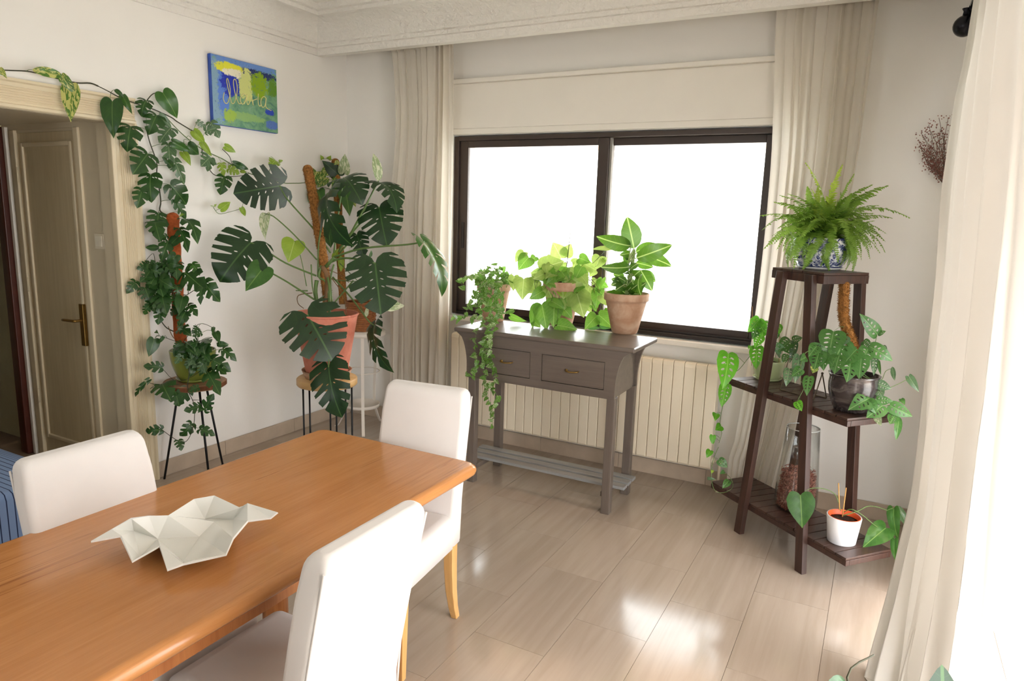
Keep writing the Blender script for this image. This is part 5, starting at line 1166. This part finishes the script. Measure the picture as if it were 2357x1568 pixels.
for pts in ([(300, 270), (300, 420), (340, 560), (370, 620), (330, 780), (300, 900), (350, 980), (380, 1030)], [(260, 300), (250, 450), (260, 600), (210, 700), (200, 850), (220, 950), (190, 1060), (125, 1040)], [(230, 280), (180, 400), (140, 480), (100, 560), (60, 570), (20, 560)], [(190, 200), (110, 220), (80, 260), (100, 320)],
            [(340, 300), (320, 500), (340, 600), (290, 760), (270, 900), (290, 1080), (300, 1230), (350, 1350), (350, 1490)], [(330, 800), (360, 1000), (370, 1110), (330, 1130), (350, 1200), (400, 1240), (380, 1330)], [(420, 280), (440, 420), (450, 520), (540, 500)], [(360, 280), (390, 420), (400, 560)], [(280, 280), (220, 420), (200, 540), (160, 580)], [(400, 300), (380, 480), (430, 550)]):
    trail(pts, .016, .035)

# ================================================================== PLANTS ON THE STAND
# fern
q = on(1885, 619, 2, SHZ[2][0]); dF = depth(q); mpx = dF / FPX
KH = crop(1700, 340, 4.611)
fe = thing('potted_fern', tuple(q), 'bushy green fern in a blue and white bowl atop the plant stand', 'potted plant')
saucer(fe, tuple(q), 52 * mpx, .012, WHITEPOT)
pr = [(44 * mpx, .006), (46 * mpx, .012), (57 * mpx, .045), (64 * mpx, .085), (66 * mpx, .115), (63 * mpx, .14), (66 * mpx, .148), (62 * mpx, .15), (59 * mpx, .135), (.002, .13)]
put(MB().lathe(pr, tuple(q), 36), 'pot', DELFT, fe, True)
put(MB().lathe([(47 * mpx, .008), (48.5 * mpx, .013), (47.5 * mpx, .018)], tuple(q), 36, cap=False), 'blue_band', plain('cobalt_band', srgb(36, 44, 92), .2), fe, True)
fs = q + Vector((0, 0, .133)); put(MB().lathe([(59 * mpx, 0), (40 * mpx, .012), (.002, .016)], tuple(fs), 20), 'soil', SOIL, fe, True)
def frond_mesh(h, n, mat, seed):
    r = random.Random(seed); V, F, UV = [], [], []
    def c(t): return Vector((0, t, h * math.sin(math.pi * min(1, t * .96)) ** .9))
    for k in range(n):
        t = .06 + .94 * k / n; p = c(t); tg = (c(min(1, t + .02)) - p).normalized(); nrm = Vector((1, 0, 0)).cross(tg)
        l_ = .125 * math.sin(math.pi * min(1, .12 + t * .88)) ** .6 * (1 - .75 * max(0, t - .55)) * r.uniform(.85, 1.1); w_ = .024
        for s_ in (-1, 1):
            o = len(V); d_ = (Vector((s_, .25, 0)) + nrm * r.uniform(-.35, .15)).normalized(); d_ = Vector((d_.x, d_.y * tg.y - 0, d_.z + tg.z * .25))
            V += [p - tg * w_ * .5, p + d_ * l_ * .5 - tg * w_ * .7, p + d_ * l_ + nrm * -.01, p + d_ * l_ * .5 + tg * w_ * .7, p + tg * w_ * .5]; F += [(o, o + 1, o + 2, o + 3, o + 4)]
    o = len(V)
    for k in range(13):
        p = c(k / 12); V += [p + Vector((-.004, 0, 0)), p + Vector((.004, 0, 0))]
    for k in range(12): F.append((o + 2 * k, o + 2 * k + 1, o + 2 * k + 3, o + 2 * k + 2))
    m = bpy.data.meshes.new('frond'); m.from_pydata([tuple(v) for v in V], [], F); m.uv_layers.new(name='UVMap'); m.materials.append(mat)
    m.update(); return m
FM = [frond_mesh(h, 32, L_FERN, i) for i, h in enumerate((.06, .16, .28, .42))]; FY = frond_mesh(.1, 30, L_FERNY, 9)
FRn = random.Random(14)
def frond(b_, t_, mesh, wid=1.0, upd=None):
    ax = t_ - b_; L = ax.length; Y = ax / L; up = (upd or Vector((0, 0, 1))) + Vector((FRn.uniform(-.4, .4), FRn.uniform(-.4, .4), 0)); Z = (up - Y * up.dot(Y)).normalized(); X = Y.cross(Z)
    k = L ** .45 * .5 * wid if False else wid * (.55 * L + .11)
    M = Matrix(((X.x * k, Y.x * L, Z.x * L, b_.x), (X.y * k, Y.y * L, Z.y * L, b_.y), (X.z * k, Y.z * L, Z.z * L, b_.z), (0, 0, 0, 1))); link('frond', mesh, None, fe, M)
tips = [(690, 150, 5), (1115, 170, 5), (1240, 270, 0), (1440, 400, 1), (1600, 415, 1), (1480, 515, 1), (1500, 630, 1), (1840, 790, 2), (1640, 770, 1), (1545, 1150, 2), (1500, 1160, 2), (1250, 1150, 3), (1175, 1345, 3), (970, 1335, 3), (805, 1385, 3), (660, 1340, 3), (590, 1320, 3), (530, 1230, 3), (490, 1190, 3), (255, 1110, 2), (245, 915, 2), (200, 745, 1), (360, 590, 1), (410, 515, 1), (500, 500, 1), (730, 410, 0), (760, 430, 5), (850, 390, 5), (1410, 920, 2), (1000, 500, 0), (900, 520, 0), (600, 560, 1), (1200, 480, 0)]
for x, y, v in tips:
    dd = FRn.uniform(-.16, .02); b_ = fs + Vector((FRn.uniform(-.04, .04), FRn.uniform(-.04, .04), .01)); frond(b_, at(*KH(x, y), dF + dd), FY if v == 5 else FM[v])
for k in range(150):
    a = FRn.uniform(0, 2 * math.pi); el = FRn.uniform(-.75, 1.2); l_ = FRn.uniform(.16, .28) * (1 if el > -.2 else .85)
    t_ = fs + Vector((math.cos(a) * math.cos(el), math.sin(a) * math.cos(el), math.sin(el) * .8)) * l_; b_ = fs + Vector((FRn.uniform(-.05, .05), FRn.uniform(-.05, .05), .008))
    if el < 0: t_.x = fs.x + (t_.x - fs.x) * 1.1; t_.y = fs.y + (t_.y - fs.y) * 1.1
    frond(b_, t_, FM[3] if el < -.1 else (FM[2] if el < .4 else FM[FRn.choice((0, 1))]))

for k in range(56):
    a = math.radians(FRn.uniform(165, 350)); b_ = fs + Vector((.05 * math.cos(a), .05 * math.sin(a), .01)); r_ = FRn.uniform(.095, .15)
    frond(b_, fs + Vector((r_ * math.cos(a), r_ * math.sin(a), FRn.uniform(-.15, .02))), FM[3], 1.05)
# pale green pot with swiss cheese vine
q = on(1766, 873, 2, SHZ[1][0]); dV = depth(q); mpx = dV / FPX
KI = crop(1600, 620, 3.92); KJ = crop(1600, 930, 3.733)
sv = thing('potted_cheese_vine', tuple(q), 'trailing swiss cheese vine in a pale green pot on the middle shelf', 'potted plant')
saucer(sv, tuple(q), 33 * mpx, .014, PALEGR)
ss_ = lathe_pot(sv, tuple(q + Vector((0, 0, .005))), 26 * mpx, 35 * mpx, at(1765, 826, dV).z - q.z - .005, PALEGR, belly=.006, wall_=.006)
nv = [ss_]
def vstem(par, nd, K, pts, d, r=.002, mat=None):
    dl = d if isinstance(d, (list, tuple)) else [d] * len(pts); P = [at(*K(*p), dd) for p, dd in zip(pts, dl)]; stem(par, P, r, mat or STEMG); nd.extend(spline(P, 4)); return P
vstem(sv, nv, KI, [(640, 790), (600, 700), (570, 560), (580, 470)], dV + .02)
vstem(sv, nv, KI, [(640, 790), (550, 730), (490, 790), (400, 900), (330, 950), (310, 1010), (270, 1160), (235, 1300), (225, 1420), (240, 1480), (215, 1568)], dV - .03)
vstem(sv, nv, KJ, [(200, 370), (150, 500), (140, 620), (160, 730), (220, 765), (300, 740), (325, 690), (290, 620), (240, 600)], dV - .03, .0016)
vstem(sv, nv, KI, [(650, 790), (760, 690), (860, 650)], dV - .02, .003)
for x, y0_, y1_ in ((517, 335, 800), (765, 320, 790)): put(MB().tube([P_(KI, x, y0_, dV), Vector((P_(KI, x, y1_, dV).x, P_(KI, x, y1_, dV).y, ss_.z - .02))], .0016, 5), 'support_stick', STICK, sv, True)
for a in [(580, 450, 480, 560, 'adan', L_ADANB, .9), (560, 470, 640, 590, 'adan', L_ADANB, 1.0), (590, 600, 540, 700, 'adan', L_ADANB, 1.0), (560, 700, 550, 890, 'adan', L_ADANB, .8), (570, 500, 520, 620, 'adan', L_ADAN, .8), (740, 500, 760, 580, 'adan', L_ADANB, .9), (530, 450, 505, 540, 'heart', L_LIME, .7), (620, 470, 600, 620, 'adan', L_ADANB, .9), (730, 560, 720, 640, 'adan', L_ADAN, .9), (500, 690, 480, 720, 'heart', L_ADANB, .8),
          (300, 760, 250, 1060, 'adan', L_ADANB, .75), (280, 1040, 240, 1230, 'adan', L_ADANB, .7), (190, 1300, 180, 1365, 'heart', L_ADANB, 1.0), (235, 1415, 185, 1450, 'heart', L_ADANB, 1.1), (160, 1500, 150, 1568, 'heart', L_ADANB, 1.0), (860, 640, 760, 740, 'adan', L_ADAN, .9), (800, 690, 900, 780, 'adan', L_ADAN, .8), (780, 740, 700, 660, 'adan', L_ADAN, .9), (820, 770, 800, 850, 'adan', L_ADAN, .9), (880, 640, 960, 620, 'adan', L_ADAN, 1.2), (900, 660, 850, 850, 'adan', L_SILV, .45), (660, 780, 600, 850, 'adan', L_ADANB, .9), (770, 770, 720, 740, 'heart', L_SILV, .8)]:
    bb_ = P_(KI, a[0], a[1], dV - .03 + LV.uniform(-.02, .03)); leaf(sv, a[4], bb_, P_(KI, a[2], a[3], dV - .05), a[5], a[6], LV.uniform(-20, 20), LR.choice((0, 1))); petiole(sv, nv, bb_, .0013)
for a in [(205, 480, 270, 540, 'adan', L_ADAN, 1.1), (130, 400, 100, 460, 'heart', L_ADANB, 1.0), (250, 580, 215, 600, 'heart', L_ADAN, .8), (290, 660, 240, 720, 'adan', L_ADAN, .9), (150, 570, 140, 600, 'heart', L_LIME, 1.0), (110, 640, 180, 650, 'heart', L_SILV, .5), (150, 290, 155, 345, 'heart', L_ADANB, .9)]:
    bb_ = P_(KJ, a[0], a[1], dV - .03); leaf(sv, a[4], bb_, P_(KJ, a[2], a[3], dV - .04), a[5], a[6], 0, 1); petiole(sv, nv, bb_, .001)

# dark pot with coir pole
q = on(1957, 944, 2, SHZ[1][0]); dA = depth(q); mpx = dA / FPX
ad = thing('potted_monstera_vine', tuple(q), 'holey-leaved monstera vine on a bent coir pole in a dark glazed pot', 'potted plant')
hA = at(1959, 857, dA).z - q.z
prA = [(30 * mpx, 0), (36 * mpx, .004), (45 * mpx, hA * .25), (51 * mpx, hA * .5), (52.5 * mpx, hA * .72), (51 * mpx, hA * .88), (53 * mpx, hA * .95), (55 * mpx, hA), (51.5 * mpx, hA), (49 * mpx, hA * .9), (.002, hA * .86)]
put(MB().lathe(prA, tuple(q), 36), 'pot', DARKGL, ad, True)
sA = q + Vector((0, 0, hA * .885)); put(MB().lathe([(48.5 * mpx, 0), (.002, .008)], tuple(sA), 20), 'soil', SOIL, ad, True)
na = list(pole(ad, [P_(KI, 1347, 135, dA + .02), P_(KI, 1340, 300, dA + .02), P_(KI, 1345, 450, dA + .02), P_(KI, 1390, 600, dA + .01), P_(KI, 1430, 720, dA), P_(KI, 1460, 860, dA)], .0215, COIR, 1800, 8, 'coir_pole')) + [sA]
vstem(ad, na, KI, [(1480, 930), (1560, 850), (1620, 680), (1640, 590)], dA - .03)
vstem(ad, na, KI, [(1500, 930), (1600, 1000), (1680, 1000), (1720, 920), (1790, 890)], dA - .05)
vstem(ad, na, KI, [(1480, 940), (1590, 1120), (1800, 1050), (1930, 985)], dA - .08)
vstem(ad, na, KI, [(1450, 930), (1640, 1040), (1690, 1150), (1600, 1250), (1780, 1220), (1870, 1180)], dA - .09)
vstem(ad, na, KI, [(1400, 900), (1250, 860), (1170, 770), (1020, 740), (960, 830), (950, 1000), (990, 1050), (920, 1190)], [dA - .05, dA - .09, dA - .1, dA - .12, dA - .12, dA - .13, dA - .13, dA - .13])
for a in [(1340, 640, 1230, 880, 'adan', L_ADAN, .9, -.06), (1250, 560, 1210, 770, 'adan', L_ADAN, 1.2, -.05), (1350, 600, 1300, 700, 'adan', L_SILV, 1.2, -.06), (1460, 720, 1340, 860, 'adan', L_ADAN, 1.0, -.08), (1400, 820, 1370, 1000, 'adan', L_ADAN, 1.0, -.09), (1300, 780, 1260, 930, 'adan', L_ADAN, 1.0, -.1), (1500, 780, 1480, 970, 'adan', L_ADAN, .9, -.08), (1560, 720, 1480, 850, 'adan', L_ADAN, 1.0, -.05), (1580, 700, 1760, 815, 'adan', L_ADAN, .8, -.05), (1520, 650, 1580, 700, 'adan', L_ADAN, 1.3, -.02), (1645, 590, 1500, 420, 'adan', L_ADAN, .62, -.03), (1650, 585, 1715, 560, 'adan', L_ADAN, .9, -.03),
          (1620, 790, 1610, 960, 'adan', L_SILV, .5, -.05), (1660, 820, 1675, 940, 'lance', L_ADAN, .5, -.06), (1700, 690, 1730, 760, 'adan', L_SILV, .6, -.03), (1780, 880, 1800, 1005, 'lance', L_SILV, .8, -.06), (1930, 970, 2020, 1110, 'heart', L_SILV, .55, -.08), (1640, 1030, 1770, 1080, 'adan', L_SILV, 1.0, -.09), (1650, 1090, 1690, 1160, 'adan', L_SILV, 1.5, -.09), (1580, 1160, 1400, 1260, 'adan', L_ADAN, .9, -.11), (1560, 1180, 1620, 1290, 'adan', L_ADAN, 1.1, -.12), (1640, 1180, 1770, 1190, 'adan', L_ADAN, .9, -.1), (1690, 1230, 1560, 1330, 'adan', L_ADAN, 1.0, -.12), (1760, 1230, 1940, 1320, 'adan', L_ADAN, .8, -.1), (1800, 1320, 1760, 1390, 'adan', L_ADAN, 1.2, -.1), (1840, 1330, 1815, 1520, 'lance', L_ADAN, .7, -.1), (1640, 1330, 1680, 1415, 'heart', L_PALE, .9, -.12), (1860, 1170, 1890, 1220, 'heart', L_ADAN, .8, -.1),
          (1100, 690, 1030, 780, 'adan', L_ADAN, 1.0, -.1), (1120, 740, 1080, 890, 'adan', L_ADAN, 1.1, -.1), (1160, 760, 1160, 900, 'adan', L_ADAN, .9, -.09), (1060, 690, 1180, 720, 'adan', L_ADAN, .8, -.08), (1080, 880, 1060, 940, 'heart', L_GOLD, 1.1, -.1), (1000, 790, 950, 820, 'adan', L_ADAN, 1.2, -.12), (940, 780, 900, 1030, 'adan', L_SILV, .55, -.1), (850, 900, 820, 1060, 'adan', L_SILV, .7, -.1), (960, 900, 880, 960, 'adan', L_ADAN, .9, -.12), (1030, 970, 1010, 1125, 'adan', L_ADAN, .7, -.13), (920, 1195, 960, 1275, 'adan', L_ADANB, 1.1, -.13), (1180, 800, 1240, 860, 'heart', L_ADAN, .9, -.1)]:
    bb_ = P_(KI, a[0], a[1], dA + a[7]); leaf(ad, a[4], bb_, P_(KI, a[2], a[3], dA + a[7] - .02), a[5], a[6], LV.uniform(-20, 20), LR.choice((0, 1))); petiole(ad, na, bb_, .0014)

# metal and glass picture frame on the middle shelf
fr = thing('glass_photo_frame', tuple(on(*KI(850, 1110), 2, SHZ[1][0])), 'thin metal-edged glass easel frame on the middle shelf', 'picture frame')
MET = plain('antique_metal', srgb(120, 108, 92), .35, .5, .7)
z2 = SHZ[1][0] + .003
F0 = on(*KI(765, 1085), 2, z2); F1 = on(*KI(945, 1135), 2, z2)
dirv = (F1 - F0); dirv.z = 0; nrm = Vector((-dirv.y, dirv.x, 0)).normalized(); top = Vector((0, 0, .155)) + nrm * .045
fr_c = [F0, F1, F1 + top, F0 + top]
for i in range(4): put(MB().tube([fr_c[i], fr_c[(i + 1) % 4]], .003, 6), 'frame_bar', MET, fr)
put(MB().add([fr_c[0] + nrm * .001, fr_c[1] + nrm * .001, fr_c[2] + nrm * .001, fr_c[3] + nrm * .001, fr_c[0] - nrm * .001, fr_c[1] - nrm * .001, fr_c[2] - nrm * .001, fr_c[3] - nrm * .001], [(0, 1, 2, 3), (7, 6, 5, 4), (0, 4, 5, 1), (1, 5, 6, 2), (2, 6, 7, 3), (3, 7, 4, 0)]), 'pane', CLEAR, fr)
G0 = on(*KI(1070, 1175), 2, z2); G1 = on(*KI(1185, 1160), 2, z2); GT = at(*KI(1148, 940), depth(G0))
fr2 = thing('metal_easel', tuple(G0), 'small folding metal easel beside the dark pot', 'easel')
for a, b_ in ((G0, GT), (G1, GT), (on(*KI(1035, 1165), 2, z2), G0), (G1, on(*KI(1085, 1135), 2, z2))): put(MB().tube([a, b_], .003, 6), 'easel_rod', MET, fr2)
put(ball(tuple(GT), .006), 'hinge', MET, fr2, True)

# glass vase with potpourri
q = on(1829, 1170, 2, SHZ[0][0]); dG = depth(q); mpx = dG / FPX
va = thing('glass_vase', tuple(q), 'tall clear glass vase part filled with dried pink petals on the bottom shelf', 'vase')
hG = at(1840, 974, dG).z - q.z
pg = [(30 * mpx, 0), (40 * mpx, .004), (45 * mpx, .025), (46.5 * mpx, .06), (45.5 * mpx, hG * .3), (40 * mpx, hG * .65), (35 * mpx, hG)]
pin = [(r_ - .0035, max(z, .008)) for r_, z in pg[::-1]]
put(MB().lathe(pg + pin + [(.001, .008)], tuple(q), 40), 'glass_body', CLEAR, va, True)
put(MB().tube([q + Vector((35 * mpx * math.cos(k * math.pi / 20), 35 * mpx * math.sin(k * math.pi / 20), hG)) for k in range(41)], .0022, 6), 'glass_rim', plain('glass_edge', srgb(206, 208, 204), .1), va, True)
PET = Nt('dried_petal'); oi_ = PET.noise(PET.coord(), 70, 3); PET = PET.done(PET.bsdf(PET.ramp(oi_, [(.3, srgb(104, 56, 50)), (.5, srgb(160, 98, 84)), (.72, srgb(206, 154, 130))]), .85, .15))
pet = MB(); PRn = random.Random(31); hp_ = hG * .46
for k in range(5200):
    z = .012 + hp_ * PRn.random(); rm = (44.5 if z < hG * .3 else 42) * mpx - .009; a = PRn.uniform(0, 6.28); r_ = rm * PRn.random() ** .35
    if z > hp_ * .9 and PRn.random() < (r_ / rm) * .6: continue
    c = q + Vector((r_ * math.cos(a), r_ * math.sin(a), z)); u = Vector((PRn.gauss(0, 1), PRn.gauss(0, 1), PRn.gauss(0, 1))).normalized(); v = u.orthogonal().normalized(); w_ = u.cross(v)
    l_ = PRn.uniform(.005, .010); pet.add([c - v * l_, c + w_ * l_ * .45 + u * l_ * .3, c + v * l_, c - w_ * l_ * .45 + u * l_ * .3], [(0, 1, 2), (0, 2, 3)])
po = put(pet, 'dried_petals', PET, None, fix=False); po.parent = va; po.matrix_parent_inverse = Matrix.Translation(-q); tag(po, kind='stuff')

# white pot with orange lining
q = on(1936, 1246, 2, SHZ[0][0]); dW = depth(q); mpx = dW / FPX
wp = thing('potted_philodendron', tuple(q), 'drooping philodendron with two sticks in a white pot with orange lining', 'potted plant')
hW = at(1941, 1182, dW).z - q.z
put(MB().lathe([(28 * mpx, 0), (30.5 * mpx, .003), (37 * mpx, hW - .003), (36.5 * mpx, hW), (34.5 * mpx, hW), (32 * mpx, hW * .75), (.002, hW * .74)], tuple(q), 36), 'pot', WHITEPOT, wp, True)
put(MB().lathe([(34.6 * mpx, hW * .97), (34.0 * mpx, hW + .0015), (33.2 * mpx, hW + .001), (31.5 * mpx, hW * .76)], tuple(q), 36, cap=False), 'inner_liner', ORANGEP, wp, True)
sW = q + Vector((0, 0, hW * .82)); put(MB().lathe([(32.5 * mpx, 0), (20 * mpx, .006), (.002, .004)], tuple(sW), 20), 'soil', SOIL, wp, True)
for x0_, y0_, x1_, y1_ in ((1232, 680, 1240, 910), (1298, 720, 1265, 970)): put(MB().tube([P_(KJ, x0_, y0_, dW), P_(KJ, x1_, y1_, dW)], .0028, 6), 'support_stick', STICK, wp, True)
nw = [sW]
vstem(wp, nw, KJ, [(1250, 920), (1210, 790), (1140, 740), (1040, 722), (960, 740), (915, 790)], [dW, dW, dW - .02, dW - .06, dW - .1, dW - .12], .002)
vstem(wp, nw, KJ, [(1270, 960), (1400, 920), (1480, 880), (1560, 885), (1650, 915)], [dW, dW - .01, dW, dW, dW], .0024)
vstem(wp, nw, KJ, [(1280, 930), (1340, 905), (1430, 950), (1540, 1040), (1680, 1135)], [dW, dW - .03, dW - .04, dW - .04, dW - .04], .0022)
for a in [(905, 785, 920, 1068, L_HEART, .98, 0, -.13, 0), (1640, 1065, 1435, 1240, L_HEART, .8, 0, -.04, 1), (1705, 905, 1750, 1175, L_HEART, .5, 25, .0, 1), (1745, 905, 1825, 1075, L_SILV, .5, -20, .01, 1), (1715, 1160, 1722, 1350, L_HEART, .42, 20, -.03, 1)]:
    bb_ = P_(KJ, a[0], a[1], dW + a[7]); leaf(wp, 'heart', bb_, P_(KJ, a[2], a[3], dW + a[7] - .01), a[4], a[5], a[6], a[8]); petiole(wp, nw, bb_, .0018)

# floor plant close to the viewer, only a leaf tip and a stalk reach into view
fp_c = Vector((3.42, -2.95, 0))
fg = thing('floor_plant', tuple(fp_c), 'dark green leaf tip and blurred stalk of a floor plant at the bottom right', 'potted plant')
tipL = at(2168, 1530, 1.55); baseL = tipL + Vector((.02, -.06, -.20))
fp_c = Vector((tipL.x - .02, tipL.y - .12, 0)); fg.location = fp_c; ORIG[fg.name] = fp_c.copy()
sf = lathe_pot(fg, tuple(fp_c), .085, .11, .18, DARKGL)
stem(fg, [sf, sf.lerp(baseL, .5), baseL], .004, STEMG); leaf(fg, 'lance', baseL, tipL, L_MONST, 1.2, 15, 0)
tp2 = at(2012, 1508, 1.7); md2 = at(1950, 1560, 1.65); stem(fg, [sf, sf.lerp(md2, .6) + Vector((0, 0, .03)), md2, tp2], .0035, STEMD)
leaf(fg, 'lance', md2 + Vector((0, 0, -.01)), at(1900, 1600, 1.6), L_TETRA, 1.0, 0, 1)
for a in (0.6, 2.4, 4.1): 
    e_ = sf + Vector((.09 * math.cos(a), .09 * math.sin(a), .12)); stem(fg, [sf, e_], .003, STEMG); leaf(fg, 'lance', e_, e_ + Vector((.1 * math.cos(a), .1 * math.sin(a), .04)), L_MONST, 1.2, 0, 1)
